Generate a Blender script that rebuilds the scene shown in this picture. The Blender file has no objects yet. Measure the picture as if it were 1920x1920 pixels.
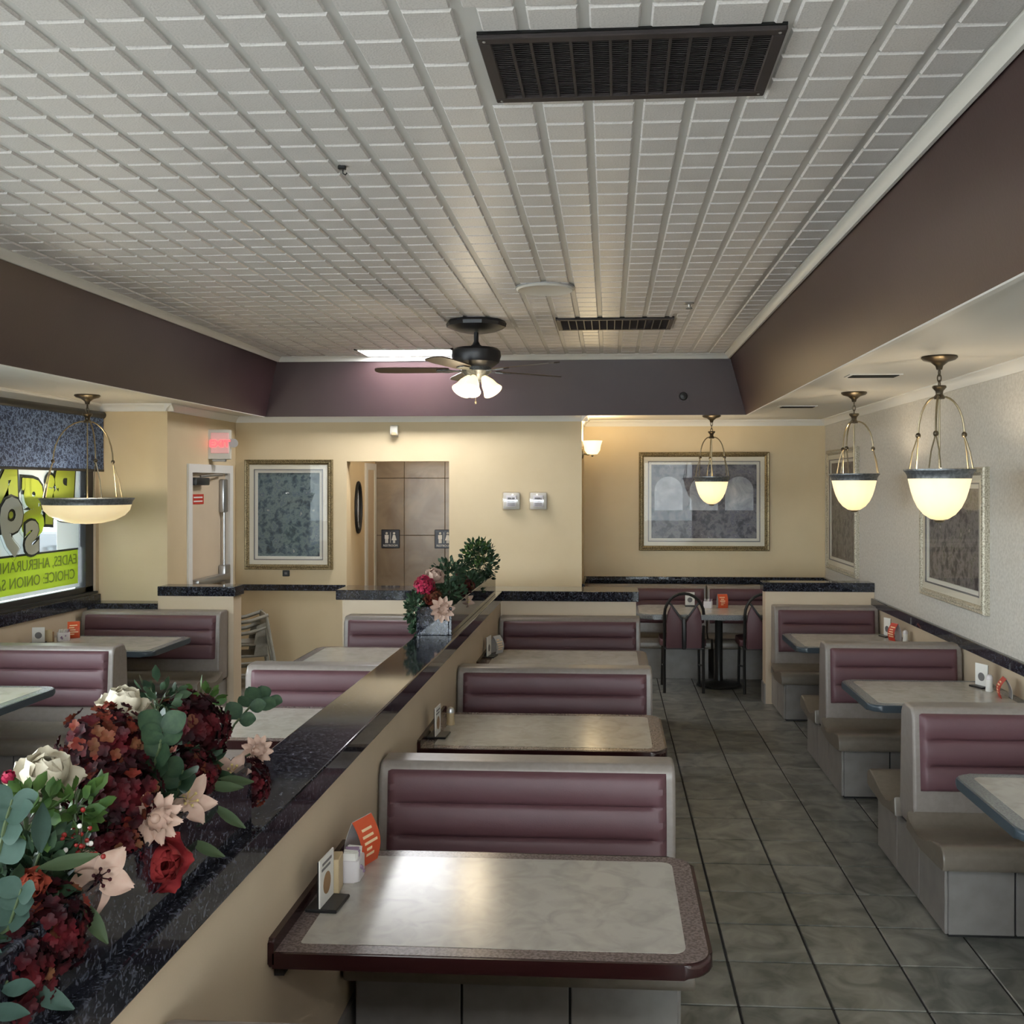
import bpy, bmesh, math, random
from mathutils import Vector, Matrix
R = math.radians
PI = math.pi
random.seed(7)
sc = bpy.context.scene
COL = sc.collection

# ------------------------------------------------------------------ camera
cam_d = bpy.data.cameras.new('camera')
cam = bpy.data.objects.new('camera', cam_d); COL.objects.link(cam)
cam.location = (0, 0, 1.86)
cam.rotation_euler = (R(90), 0, 0.06)
cam_d.sensor_width = 36.0
cam_d.lens = 36.0 * 1843 / 1920
cam_d.shift_x = (960 - 1031) / 1920
cam_d.shift_y = (910 - 960) / 1920
cam_d.clip_start = 0.05
sc.camera = cam

# ------------------------------------------------------------------ view / world / lights
sc.view_settings.view_transform = 'Standard'
sc.view_settings.look = 'None'
sc.view_settings.gamma = 1.0
sc.view_settings.use_curve_mapping = False
sc.view_settings.exposure = 0.15
try:
    sc.cycles.use_denoising = True
    sc.cycles.use_light_tree = False
    sc.cycles.max_bounces = 6
    sc.cycles.use_adaptive_sampling = True
    sc.cycles.adaptive_threshold = 0.1
    sc.cycles.diffuse_bounces = 4
    sc.cycles.sample_clamp_indirect = 6.0
    sc.cycles.caustics_reflective = False
    sc.cycles.caustics_refractive = False
except Exception:
    pass

world = bpy.data.worlds.new('world'); sc.world = world
world.use_nodes = True
wb = world.node_tree.nodes['Background']
wb.inputs['Color'].default_value = (0.93, 0.96, 1.0, 1)
wb.inputs['Strength'].default_value = 13.0

SOF = 2.54       # soffit height
CEIL = 3.086     # tray ceiling height
XL, XR = -4.27, 2.24
YB, YA = -3.2, 10.35

def portal(loc, rot, sx, sy):
    l = bpy.data.lights.new('window_daylight', 'AREA'); l.shape = 'RECTANGLE'
    l.size, l.size_y = sx, sy
    l.cycles.is_portal = True
    o = bpy.data.objects.new('window_daylight', l); COL.objects.link(o)
    o.location = loc; o.rotation_euler = rot
    return o

WIN_L = [(-2.6, -0.2), (0.0, 2.45), (2.7, 5.15), (5.4, 7.95)]     # window openings in the left wall (y range)
WIN_B = [(-4.1, -1.15), (-.95, 2.05)]                                 # window openings behind the camera (x range)
WZ0, WZ1 = 0.97, 2.46
BZ0 = 0.25                                                          # low sill: unseen shop front behind the camera, enlarged for more daylight
for a, b in WIN_L:
    portal((XL - 0.16, (a + b) / 2, (WZ0 + WZ1) / 2), (0, R(-90), 0), WZ1 - WZ0, b - a)
for a, b in WIN_B:
    portal(((a + b) / 2, YB - 0.16, (BZ0 + WZ1) / 2), (R(90), 0, 0), b - a, WZ1 - BZ0)

# ------------------------------------------------------------------ materials
MATS = {}
def mat(name, col, rough=0.5, metal=0.0, spec=0.5, noise=None, bump=None, coat=0.0, emit=None, sheen=0.0, trans=0.0, coords='Object'):
    """noise: (scale, colour2, lo, hi[, detail, distortion]); bump: (scale, strength)"""
    if name in MATS: return MATS[name]
    m = bpy.data.materials.new(name); m.use_nodes = True
    nt = m.node_tree; b = nt.nodes['Principled BSDF']
    b.inputs['Base Color'].default_value = (*col, 1)
    b.inputs['Roughness'].default_value = rough
    b.inputs['Metallic'].default_value = metal
    b.inputs['Specular IOR Level'].default_value = spec
    b.inputs['Coat Weight'].default_value = coat
    b.inputs['Coat Roughness'].default_value = 0.05
    b.inputs['Sheen Weight'].default_value = sheen
    if emit:
        b.inputs['Emission Color'].default_value = (*emit[0], 1)
        b.inputs['Emission Strength'].default_value = emit[1]
    tc = nt.nodes.new('ShaderNodeTexCoord')
    if noise:
        n = nt.nodes.new('ShaderNodeTexNoise')
        n.inputs['Scale'].default_value = noise[0]
        n.inputs['Detail'].default_value = noise[4] if len(noise) > 4 else 4
        n.inputs['Distortion'].default_value = noise[5] if len(noise) > 5 else 0
        nt.links.new(tc.outputs[coords], n.inputs['Vector'])
        r = nt.nodes.new('ShaderNodeValToRGB')
        r.color_ramp.elements[0].position = noise[2]; r.color_ramp.elements[0].color = (*col, 1)
        r.color_ramp.elements[1].position = noise[3]; r.color_ramp.elements[1].color = (*noise[1], 1)
        nt.links.new(n.outputs['Fac'], r.inputs['Fac'])
        nt.links.new(r.outputs['Color'], b.inputs['Base Color'])
    if bump:
        n2 = nt.nodes.new('ShaderNodeTexNoise'); n2.inputs['Scale'].default_value = bump[0]; n2.inputs['Detail'].default_value = 3
        nt.links.new(tc.outputs[coords], n2.inputs['Vector'])
        bp = nt.nodes.new('ShaderNodeBump'); bp.inputs['Strength'].default_value = bump[1]; bp.inputs['Distance'].default_value = 0.01
        nt.links.new(n2.outputs['Fac'], bp.inputs['Height'])
        nt.links.new(bp.outputs['Normal'], b.inputs['Normal'])
    if trans:
        t = nt.nodes.new('ShaderNodeBsdfTranslucent'); t.inputs['Color'].default_value = (*col, 1)
        mx = nt.nodes.new('ShaderNodeMixShader'); mx.inputs['Fac'].default_value = trans
        nt.links.new(b.outputs['BSDF'], mx.inputs[1]); nt.links.new(t.outputs['BSDF'], mx.inputs[2])
        nt.links.new(mx.outputs['Shader'], nt.nodes['Material Output'].inputs['Surface'])
    MATS[name] = m
    return m

def glazing(name, tint=(1, 1, 1), refl=1.0):
    m = bpy.data.materials.new(name); m.use_nodes = True
    nt = m.node_tree; nt.nodes.remove(nt.nodes['Principled BSDF'])
    t = nt.nodes.new('ShaderNodeBsdfTransparent'); t.inputs['Color'].default_value = (*tint, 1)
    g = nt.nodes.new('ShaderNodeBsdfGlossy'); g.inputs['Roughness'].default_value = 0.015
    f = nt.nodes.new('ShaderNodeFresnel'); f.inputs['IOR'].default_value = 1.5
    mx = nt.nodes.new('ShaderNodeMixShader')
    mu = nt.nodes.new('ShaderNodeMath'); mu.operation = 'MULTIPLY'; mu.inputs[1].default_value = refl
    gm = nt.nodes.new('ShaderNodeNewGeometry'); sb = nt.nodes.new('ShaderNodeMath'); sb.operation = 'SUBTRACT'; sb.inputs[0].default_value = 1.0
    nt.links.new(gm.outputs['Backfacing'], sb.inputs[1])           # reflect at the entry face only, no internal reflection in a thin pane
    m2 = nt.nodes.new('ShaderNodeMath'); m2.operation = 'MULTIPLY'
    nt.links.new(f.outputs[0], mu.inputs[0]); nt.links.new(mu.outputs[0], m2.inputs[0]); nt.links.new(sb.outputs[0], m2.inputs[1])
    m2.use_clamp = True
    nt.links.new(m2.outputs[0], mx.inputs['Fac'])
    nt.links.new(t.outputs[0], mx.inputs[1]); nt.links.new(g.outputs[0], mx.inputs[2])
    nt.links.new(mx.outputs[0], nt.nodes['Material Output'].inputs['Surface'])
    MATS[name] = m
    return m

def granite(name):
    m = mat(name, (0.010, 0.011, 0.016), 0.06, spec=0.5)
    nt = m.node_tree; b = nt.nodes['Principled BSDF']
    tc = nt.nodes.new('ShaderNodeTexCoord')
    v = nt.nodes.new('ShaderNodeTexVoronoi'); v.inputs['Scale'].default_value = 95
    n = nt.nodes.new('ShaderNodeTexNoise'); n.inputs['Scale'].default_value = 60; n.inputs['Detail'].default_value = 6; n.inputs['Distortion'].default_value = 1.5
    r = nt.nodes.new('ShaderNodeValToRGB')
    r.color_ramp.elements[0].position = 0.5; r.color_ramp.elements[0].color = (0.009, 0.010, 0.015, 1)
    r.color_ramp.elements[1].position = 0.72; r.color_ramp.elements[1].color = (0.10, 0.11, 0.14, 1)
    r2 = nt.nodes.new('ShaderNodeValToRGB')
    r2.color_ramp.elements[0].position = 0.05; r2.color_ramp.elements[0].color = (0.16, 0.17, 0.2, 1)
    r2.color_ramp.elements[1].position = 0.16; r2.color_ramp.elements[1].color = (0, 0, 0, 1)
    ad = nt.nodes.new('ShaderNodeMix'); ad.data_type = 'RGBA'; ad.blend_type = 'ADD'; ad.inputs[0].default_value = 0.6
    nt.links.new(tc.outputs['Object'], v.inputs['Vector']); nt.links.new(tc.outputs['Object'], n.inputs['Vector'])
    nt.links.new(n.outputs['Fac'], r.inputs['Fac']); nt.links.new(v.outputs['Distance'], r2.inputs['Fac'])
    nt.links.new(r.outputs['Color'], ad.inputs[6]); nt.links.new(r2.outputs['Color'], ad.inputs[7])
    nt.links.new(ad.outputs[2], b.inputs['Base Color'])
    return m

M = {}
M['granite'] = granite('polished_dark_granite')
M['cream'] = mat('cream_wall_paint', (0.63, 0.505, 0.32), 0.55, noise=(3, (0.60, 0.475, 0.295), .35, .65), bump=(120, .05))
M['beige'] = mat('beige_wall_paint', (0.60, 0.485, 0.35), 0.5, noise=(3, (0.57, 0.455, 0.325), .35, .65), bump=(120, .05))
M['paper'] = mat('pale_textured_wallpaper', (0.60, 0.57, 0.52), 0.55, noise=(55, (0.49, 0.46, 0.415), .35, .68, 5), bump=(90, .25))
M['white'] = mat('white_trim_paint', (0.72, 0.70, 0.66), 0.4)
M['soffit'] = mat('white_soffit_paint', (0.66, 0.64, 0.60), 0.45, bump=(6, .06))
M['fascia'] = mat('plum_fascia_paint', (0.040, 0.019, 0.022), 0.40, noise=(2.2, (0.050, 0.025, 0.026), .3, .7), bump=(60, .04))
M['ceil'] = mat('speckled_ceiling_tile', (0.70, 0.670, 0.662), 0.40, noise=(160, (0.58, 0.555, 0.548), .45, .7, 2), bump=(200, .12))
M['ceil_back'] = mat('ceiling_groove', (0.60, 0.59, 0.58), 0.5)
M['grout'] = mat('dark_floor_grout', (0.016, 0.016, 0.015), 0.8)
M['tile'] = mat('slate_floor_tile', (0.105, 0.110, 0.098), 0.30, noise=(6.5, (0.28, 0.275, 0.245), .36, .70, 10, 1.1), bump=(14, .12))
M['shell'] = mat('taupe_fibreglass_shell', (0.245, 0.212, 0.192), 0.34, noise=(40, (0.225, 0.193, 0.173), .4, .6))
M['seat'] = mat('brown_fibreglass_seat', (0.175, 0.148, 0.118), 0.33, noise=(40, (0.16, 0.134, 0.105), .4, .6))
M['laminate'] = mat('grey_laminate_panel', (0.27, 0.252, 0.24), 0.35, noise=(12, (0.225, 0.21, 0.20), .35, .65, 6))
M['dark'] = mat('black_toe_kick', (0.012, 0.012, 0.012), 0.6)
M['vinyl'] = mat('burgundy_vinyl', (0.110, 0.050, 0.060), 0.50, noise=(4, (0.105, 0.045, 0.054), .3, .7), bump=(260, .05))
M['field'] = mat('marbled_cream_laminate', (0.46, 0.43, 0.385), 0.2, noise=(13, (0.37, 0.345, 0.31), .4, .68, 7, 1.0), bump=(30, .012))
M['border_brown'] = mat('speckled_brown_laminate', (0.20, 0.155, 0.145), 0.22, noise=(130, (0.10, 0.075, 0.07), .4, .62, 2))
M['border_grey'] = mat('speckled_grey_laminate', (0.22, 0.23, 0.235), 0.22, noise=(130, (0.14, 0.15, 0.16), .4, .62, 2))
M['edge_maroon'] = mat('maroon_edge_moulding', (0.026, 0.008, 0.008), 0.22)
M['edge_blue'] = mat('slate_blue_edge_moulding', (0.045, 0.060, 0.074), 0.28)
M['black'] = mat('black_plastic', (0.012, 0.012, 0.013), 0.35)
M['blackmetal'] = mat('black_powder_coat', (0.018, 0.018, 0.018), 0.4, metal=.3)
M['bronze'] = mat('antique_bronze', (0.10, 0.080, 0.055), 0.35, metal=.8)
M['brass'] = mat('aged_brass', (0.24, 0.20, 0.13), 0.3, metal=.8)
M['pewter'] = mat('dark_pewter', (0.13, 0.14, 0.15), 0.4, metal=.6, noise=(60, (0.22, 0.235, 0.25), .4, .65))
M['bowl'] = mat('lit_alabaster_glass', (0.85, 0.74, 0.50), 0.3, trans=.11, emit=((1.0, 0.80, 0.47), .30), noise=(9, (0.8, 0.68, 0.45), .35, .7))
M['bulb'] = mat('lit_frosted_shade', (1, 0.9, 0.7), 0.4, emit=((1.0, 0.78, 0.42), 1.5))
M['panel_light'] = mat('lit_ceiling_diffuser', (1, 1, 1), 0.5, emit=((0.97, 0.98, 1.0), 42.0))
M['fanbody'] = mat('dark_fan_metal', (0.045, 0.045, 0.05), 0.35, metal=.5)
M['fanblade'] = mat('brown_fan_blade', (0.07, 0.045, 0.03), 0.4)
M['grille'] = mat('brown_metal_grille', (0.034, 0.026, 0.027), 0.6, metal=0)
M['hole'] = mat('dark_duct', (0.006, 0.006, 0.006), 0.9)
M['gold'] = mat('gilded_moulding', (0.30, 0.235, 0.125), 0.38, metal=.45, noise=(120, (0.12, 0.09, 0.045), .45, .6))
M['champagne'] = mat('champagne_moulding', (0.50, 0.455, 0.36), 0.4, metal=.25, noise=(120, (0.25, 0.22, 0.165), .45, .62))
M['liner'] = mat('cream_frame_liner', (0.62, 0.57, 0.46), 0.5)
M['matboard'] = mat('pale_mat_board', (0.60, 0.57, 0.50), 0.6)
M['glass'] = glazing('picture_glass', (1, 1, 1), 0.45)
M['winglass'] = glazing('window_glass', (0.93, 0.97, 0.97), 1.0)
M['metal'] = mat('brushed_steel', (0.45, 0.45, 0.45), 0.3, metal=.9)
M['card'] = mat('white_card', (0.75, 0.73, 0.69), 0.5)
M['tan'] = mat('tan_card', (0.52, 0.40, 0.24), 0.5)
M['grey'] = mat('grey_card', (0.42, 0.41, 0.41), 0.5)
M['orange'] = mat('orange_leaflet', (0.62, 0.085, 0.025), 0.45)
M['print_red'] = mat('red_print', (0.50, 0.04, 0.02), 0.5)
M['print_cream'] = mat('cream_print', (0.85, 0.62, 0.38), 0.5)
M['print_brown'] = mat('brown_print', (0.30, 0.17, 0.08), 0.5)
M['print_grey'] = mat('grey_print', (0.16, 0.15, 0.15), 0.5)
M['print_mauve'] = mat('mauve_print', (0.32, 0.22, 0.33), 0.5)
M['cup'] = mat('white_ceramic', (0.66, 0.62, 0.63), 0.3)
M['wood'] = mat('grey_stained_wood', (0.30, 0.29, 0.25), 0.45, noise=(20, (0.22, 0.21, 0.18), .35, .65, 5))

# ------------------------------------------------------------------ mesh helpers
WN = {'bench_shell', 'seat', 'table_edge', 'planter_box', 'base_panel', 'wall_lip', 'housing'}
class MB:
    def __init__(s): s.v = []; s.f = []
    def add(s, vs, fs, mtx=None):
        o = len(s.v)
        s.v += [tuple(mtx @ Vector(p)) for p in vs] if mtx is not None else [tuple(p) for p in vs]
        s.f += [tuple(i + o for i in f) for f in fs]
        return s
    def box(s, x0, x1, y0, y1, z0, z1, mtx=None):
        vs = [(x0, y0, z0), (x1, y0, z0), (x1, y1, z0), (x0, y1, z0), (x0, y0, z1), (x1, y0, z1), (x1, y1, z1), (x0, y1, z1)]
        return s.add(vs, [(3, 2, 1, 0), (4, 5, 6, 7), (0, 1, 5, 4), (1, 2, 6, 5), (2, 3, 7, 6), (3, 0, 4, 7)], mtx)
    def rbox(s, x0, x1, y0, y1, z0, z1, r=0.01, seg=2, mtx=None):
        bm = bmesh.new(); bmesh.ops.create_cube(bm, size=1)
        for v in bm.verts:
            v.co = Vector(((x0 + x1) / 2 + v.co.x * (x1 - x0), (y0 + y1) / 2 + v.co.y * (y1 - y0), (z0 + z1) / 2 + v.co.z * (z1 - z0)))
        bmesh.ops.bevel(bm, geom=bm.edges[:], offset=r, segments=seg, affect='EDGES', profile=0.5)
        s.bm(bm, mtx); return s
    def bm(s, bm, mtx=None):
        bm.verts.index_update()
        s.add([v.co.copy() for v in bm.verts], [[v.index for v in f.verts] for f in bm.faces], mtx); bm.free()
    def prism(s, poly, axis, a0, a1, bevel=0, seg=2, mtx=None):
        """closed 2-D polygon extruded along axis; 'x': poly=(y,z), 'y': (x,z), 'z': (x,y)"""
        def p3(p, a):
            return {'x': (a, p[0], p[1]), 'y': (p[0], a, p[1]), 'z': (p[0], p[1], a)}[axis]
        bm = bmesh.new(); n = len(poly)
        A = [bm.verts.new(p3(p, a0)) for p in poly]; B = [bm.verts.new(p3(p, a1)) for p in poly]
        fa = bm.faces.new(A); fb = bm.faces.new(B[::-1])
        for i in range(n): bm.faces.new((A[(i + 1) % n], A[i], B[i], B[(i + 1) % n]))
        if bevel:
            bmesh.ops.bevel(bm, geom=list(fa.edges) + list(fb.edges), offset=bevel, segments=seg, affect='EDGES', profile=0.5)
        bmesh.ops.recalc_face_normals(bm, faces=bm.faces[:])
        s.bm(bm, mtx); return s
    def lathe(s, prof, n=24, c=(0, 0, 0), flute=None, mtx=None, caps=False):
        vs = []; fs = []
        for (r, z) in prof:
            for k in range(n):
                a = 2 * PI * k / n
                rr = r * (1 + flute[1] * math.cos(flute[0] * a)) if flute else r
                vs.append((c[0] + rr * math.cos(a), c[1] + rr * math.sin(a), c[2] + z))
        for i in range(len(prof) - 1):
            for k in range(n):
                fs.append((i * n + k, i * n + (k + 1) % n, (i + 1) * n + (k + 1) % n, (i + 1) * n + k))
        if caps:
            fs.append(tuple(range(n))[::-1]); fs.append(tuple(range((len(prof) - 1) * n, len(prof) * n)))
        return s.add(vs, fs, mtx)
    def tube(s, path, r, n=8, mtx=None):
        P = [Vector(p) for p in path]; vs = []; fs = []
        rr = r if isinstance(r, (list, tuple)) else [r] * len(P)
        up = None
        for i, p in enumerate(P):
            t = (P[min(i + 1, len(P) - 1)] - P[max(i - 1, 0)]).normalized()
            if up is None: up = Vector((0, 0, 1)) if abs(t.z) < .9 else Vector((1, 0, 0))
            u = (up - t * up.dot(t)).normalized(); w = t.cross(u); up = u
            for k in range(n):
                a = 2 * PI * k / n
                vs.append(p + (u * math.cos(a) + w * math.sin(a)) * rr[i])
        for i in range(len(P) - 1):
            for k in range(n):
                fs.append((i * n + k, i * n + (k + 1) % n, (i + 1) * n + (k + 1) % n, (i + 1) * n + k))
        fs.append(tuple(range(n))[::-1]); fs.append(tuple(range((len(P) - 1) * n, len(P) * n)))
        return s.add(vs, fs, mtx)
    def ball(s, c, r, n=8, m=6, sz=1.0, mtx=None):
        return s.lathe([(max(1e-4, r * math.sin(PI * i / m)), -r * sz * math.cos(PI * i / m)) for i in range(m + 1)], n, c, mtx=mtx)
    def grid(s, fn, nu, nv, mtx=None):
        vs = [fn(i / nu, j / nv) for j in range(nv + 1) for i in range(nu + 1)]
        fs = [(j * (nu + 1) + i, j * (nu + 1) + i + 1, (j + 1) * (nu + 1) + i + 1, (j + 1) * (nu + 1) + i) for j in range(nv) for i in range(nu)]
        return s.add(vs, fs, mtx)
    def mesh(s, name, m, smooth=True, angle=35):
        me = bpy.data.meshes.new(name); me.from_pydata(s.v, [], s.f); me.update()
        if m is not None: me.materials.append(M[m] if isinstance(m, str) else m)
        if smooth:
            me.polygons.foreach_set('use_smooth', [True] * len(me.polygons))
            me.set_sharp_from_angle(angle=R(angle))
        return me
    def build(s, name, m, parent=None, smooth=True, loc=None, rot=None, angle=35):
        o = place(name, s.mesh(name, m, smooth, angle), parent, loc, rot)
        if name in WN:
            w = o.modifiers.new('weighted_normals', 'WEIGHTED_NORMAL'); w.keep_sharp = True; w.weight = 80
        return o

def place(name, me, parent=None, loc=None, rot=None):
    o = bpy.data.objects.new(name, me); COL.objects.link(o)
    if parent is not None: o.parent = parent
    if loc is not None: o.location = loc
    if rot is not None: o.rotation_euler = rot
    return o
def tag(o, label=None, cat=None, group=None, kind=None):
    if label: o['label'] = label
    if cat: o['category'] = cat
    if group: o['group'] = group
    if kind: o['kind'] = kind
    return o
def thing(name, label, cat, loc=(0, 0, 0), rotz=0, group=None):
    o = place(name, None, None, loc, (0, 0, rotz)); o.empty_display_size = .05
    return tag(o, label, cat, group)
def struct(name, mb, m, label=None, smooth=False):
    o = mb.build(name, m, smooth=smooth); o['kind'] = 'structure'
    if label: o['label'] = label
    return o
def dup(o, parent=None, loc=None, rot=None):
    c = o.copy(); COL.objects.link(c); c.parent = parent
    if loc is not None: c.location = loc
    if rot is not None: c.rotation_euler = rot
    for ch in list(o.children): dup(ch, c)
    return c
def rrect(x0, x1, y0, y1, r, seg=6):
    """rounded rectangle; r = one radius or four: (x0y0, x1y0, x1y1, x0y1)"""
    rs = r if isinstance(r, (tuple, list)) else (r,) * 4
    cs = [(x0 + rs[0], y0 + rs[0], PI), (x1 - rs[1], y0 + rs[1], 1.5 * PI), (x1 - rs[2], y1 - rs[2], 0), (x0 + rs[3], y1 - rs[3], .5 * PI)]
    out = []
    for (cx, cy, a0), rr in zip(cs, rs):
        for k in range(seg + 1):
            a = a0 + .5 * PI * k / seg
            out.append((cx + rr * math.cos(a), cy + rr * math.sin(a)))
    return out

def text_mesh(body, size, extrude, m, name, offset=0.0, align='LEFT'):
    cu = bpy.data.curves.new(name, 'FONT'); cu.body = body; cu.size = size; cu.extrude = extrude; cu.offset = offset
    cu.align_x = align; cu.resolution_u = 3
    t = bpy.data.objects.new(name, cu); COL.objects.link(t)
    dg = bpy.context.evaluated_depsgraph_get()
    me = bpy.data.meshes.new_from_object(t.evaluated_get(dg))
    bpy.data.objects.remove(t); bpy.data.curves.remove(cu)
    me.name = name; me.materials.clear(); me.materials.append(M[m] if isinstance(m, str) else m)
    return me

# ================================================================== SETTING
# ---- floor: slab plus tiles
TS = 0.3325
floor = struct('floor', MB().box(XL - .2, XR + .2, YB - .2, 11.2, -.12, -.006), 'grout', 'dark grouted slab under the slate coloured floor tiles')
tile_me = MB().rbox(-TS / 2 + .0045, TS / 2 - .0045, -TS / 2 + .0045, TS / 2 - .0045, -.012, 0, .0025, 1).mesh('floor_tile', 'tile', smooth=False)
far_tiles = MB(); cnt = 0
gx0, gy0 = 0.462 - TS * 20, 3.546 - TS * 25
tpos = []
for i in range(45):
    for j in range(60):
        x = gx0 + (i + .5) * TS; y = gy0 + (j + .5) * TS
        if x < XL - .1 or x > XR + .1 or y < YB - .1 or y > 11.1: continue
        vis = (-.25 < x < 2.3 and 2.2 < y < 9.6)
        tpos.append((x, y, vis))
for x, y, vis in tpos:
    if vis:
        o = place('floor_tile', tile_me, floor, (x, y, 0), (0, 0, random.choice((0, PI / 2, PI, -PI / 2))))
        cnt += 1
    else:
        far_tiles.box(x - TS / 2 + .0045, x + TS / 2 - .0045, y - TS / 2 + .0045, y + TS / 2 - .0045, -.012, 0)
o = far_tiles.build('floor_tile_field', 'tile', floor, smooth=False); o['kind'] = 'stuff'

# per-object offset of the tile pattern
nt = M['tile'].node_tree
for n in [n for n in nt.nodes if n.type == 'TEX_NOISE']:
    oi = nt.nodes.new('ShaderNodeObjectInfo'); va = nt.nodes.new('ShaderNodeVectorMath'); va.operation = 'MULTIPLY_ADD'
    tcn = [k for k in nt.nodes if k.type == 'TEX_COORD'][0]
    cx = nt.nodes.new('ShaderNodeCombineXYZ')
    for k in range(3): nt.links.new(oi.outputs['Random'], cx.inputs[k])
    va.inputs[1].default_value = (37, 53, 71)
    nt.links.new(cx.outputs[0], va.inputs[0]); nt.links.new(tcn.outputs['Object'], va.inputs[2])
    nt.links.new(va.outputs[0], n.inputs['Vector'])

# ---- tray ceiling: slab plus raised square panels
TX0, TX1, TY0, TY1 = -3.16, 1.11, -2.3, 9.25        # tray at ceiling level
BX0, BX1, BY0, BY1 = -3.33, 1.29, -2.45, 9.36       # tray at soffit level
ceiling = struct('ceiling', MB().box(XL - .2, XR + .2, YB - .2, 11.2, CEIL + .008, CEIL + .12), 'ceil_back', 'white tray ceiling of small square scored panels')
CS = 0.163
def cell_mesh(sx, sy):
    h = .010; w = .0135; e = .006
    a, b = sx / 2 - w, sy / 2 - .0055
    vs = [(-a, -b, .009), (a, -b, .009), (a, b, .009), (-a, b, .009), (-a + e, -b + e, 0), (a - e, -b + e, 0), (a - e, b - e, 0), (-a + e, b - e, 0)]
    fs = [(4, 7, 6, 5), (0, 4, 5, 1), (1, 5, 6, 2), (2, 6, 7, 3), (3, 7, 4, 0)]
    return vs, fs
cv, cf = cell_mesh(CS, CS)
cell_me = MB().add(cv, cf).mesh('ceiling_panel', 'ceil', smooth=False)
cells = []
VENTS = [(-.357, .478, 2.65, 3.10), (-.392, .478, 7.21, 7.70)]
LIGHTP = [(-2.30, -1.40, 8.76, 9.21), (-2.3, -1.4, -1.4, -.8), (-.3, .6, -1.4, -.8)]  # last two are added out of view to brighten the room
x = -.066 - CS * 19
while x < TX1 - .02:
    y = 2.679 - CS * 31
    while y < TY1 - .02:
        ax0, ax1 = max(x, TX0), min(x + CS, TX1)
        ay0, ay1 = max(y, TY0), min(y + CS, TY1)
        cxm, cym = (ax0 + ax1) / 2, (ay0 + ay1) / 2
        if ax1 - ax0 > .045 and ay1 - ay0 > .045:
            if not any(a - .06 < cxm < b + .06 and c - .06 < cym < d + .06 for a, b, c, d in VENTS + LIGHTP):
                cells.append((cxm, cym, ax1 - ax0, ay1 - ay0))
            else:   # cut cells around the openings
                for a, b, c, d in VENTS + LIGHTP:
                    if a - .06 < cxm < b + .06 and c - .06 < cym < d + .06:
                        for q in ((ax0, min(ax1, a), ay0, ay1), (max(ax0, b), ax1, ay0, ay1), (max(ax0, a), min(ax1, b), ay0, min(ay1, c)), (max(ax0, a), min(ax1, b), max(ay0, d), ay1)):
                            if q[1] - q[0] > .04 and q[3] - q[2] > .04:
                                cells.append(((q[0] + q[1]) / 2, (q[2] + q[3]) / 2, q[1] - q[0], q[3] - q[2]))
        y += CS
    x += CS
def in_view(c):
    x, y = c[0], c[1]
    if y < 2.4: return 99
    D = -x * .06 + y; u = 1031 + 1843 * (x + y * .06) / D; v = 910 - 1843 * 1.226 / D
    return D if (-60 < u < 1980 and v > -60) else 99
cells.sort(key=in_view)
rest = MB()
for k, (cx_, cy_, sx, sy) in enumerate(cells):
    full = abs(sx - CS) < .002 and abs(sy - CS) < .002
    if k < 300:
        if full: place('ceiling_panel', cell_me, ceiling, (cx_, cy_, CEIL))
        else:
            vs, fs = cell_mesh(sx, sy); MB().add(vs, fs).build('ceiling_panel', 'ceil', ceiling, smooth=False, loc=(cx_, cy_, CEIL))
    else:
        vs, fs = cell_mesh(sx, sy); rest.add(vs, fs, Matrix.Translation((cx_, cy_, CEIL)))
o = rest.build('ceiling_panel_field', 'ceil', ceiling, smooth=False); o['kind'] = 'stuff'

# ---- sloped plum fascia around the tray
FB = SOF - .015
def quad_slab(pts, th):
    """pts: 4 corner points facing inside; gives a slab of thickness th behind it"""
    a, b, c, d = [Vector(p) for p in pts]
    n = (b - a).cross(d - a).normalized() * -th
    m = MB(); m.add([a, b, c, d, a + n, b + n, c + n, d + n], [(0, 1, 2, 3), (7, 6, 5, 4), (0, 4, 5, 1), (1, 5, 6, 2), (2, 6, 7, 3), (3, 7, 4, 0)])
    return m
struct('wall_tray_right', quad_slab([(TX1, TY0, CEIL + .03), (BX1, BY0, FB), (BX1, BY1, FB), (TX1, TY1, CEIL + .03)][::-1], .04), 'fascia', 'sloped dark plum fascia along the right of the tray ceiling')
struct('wall_tray_left', quad_slab([(TX0, TY0, CEIL + .03), (BX0, BY0, FB), (BX0, BY1, FB), (TX0, TY1, CEIL + .03)], .04), 'fascia', 'sloped dark plum fascia along the left of the tray ceiling')
struct('wall_tray_back', quad_slab([(TX0, TY1, CEIL + .03), (BX0, BY1, FB), (BX1, BY1, FB), (TX1, TY1, CEIL + .03)], .04), 'fascia', 'dark plum fascia at the far end of the tray ceiling')
struct('wall_tray_front', quad_slab([(TX0, TY0, CEIL + .03), (BX0, BY0, FB), (BX1, BY0, FB), (TX1, TY0, CEIL + .03)][::-1], .04), 'fascia', 'dark plum fascia at the near end of the tray ceiling')
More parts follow.
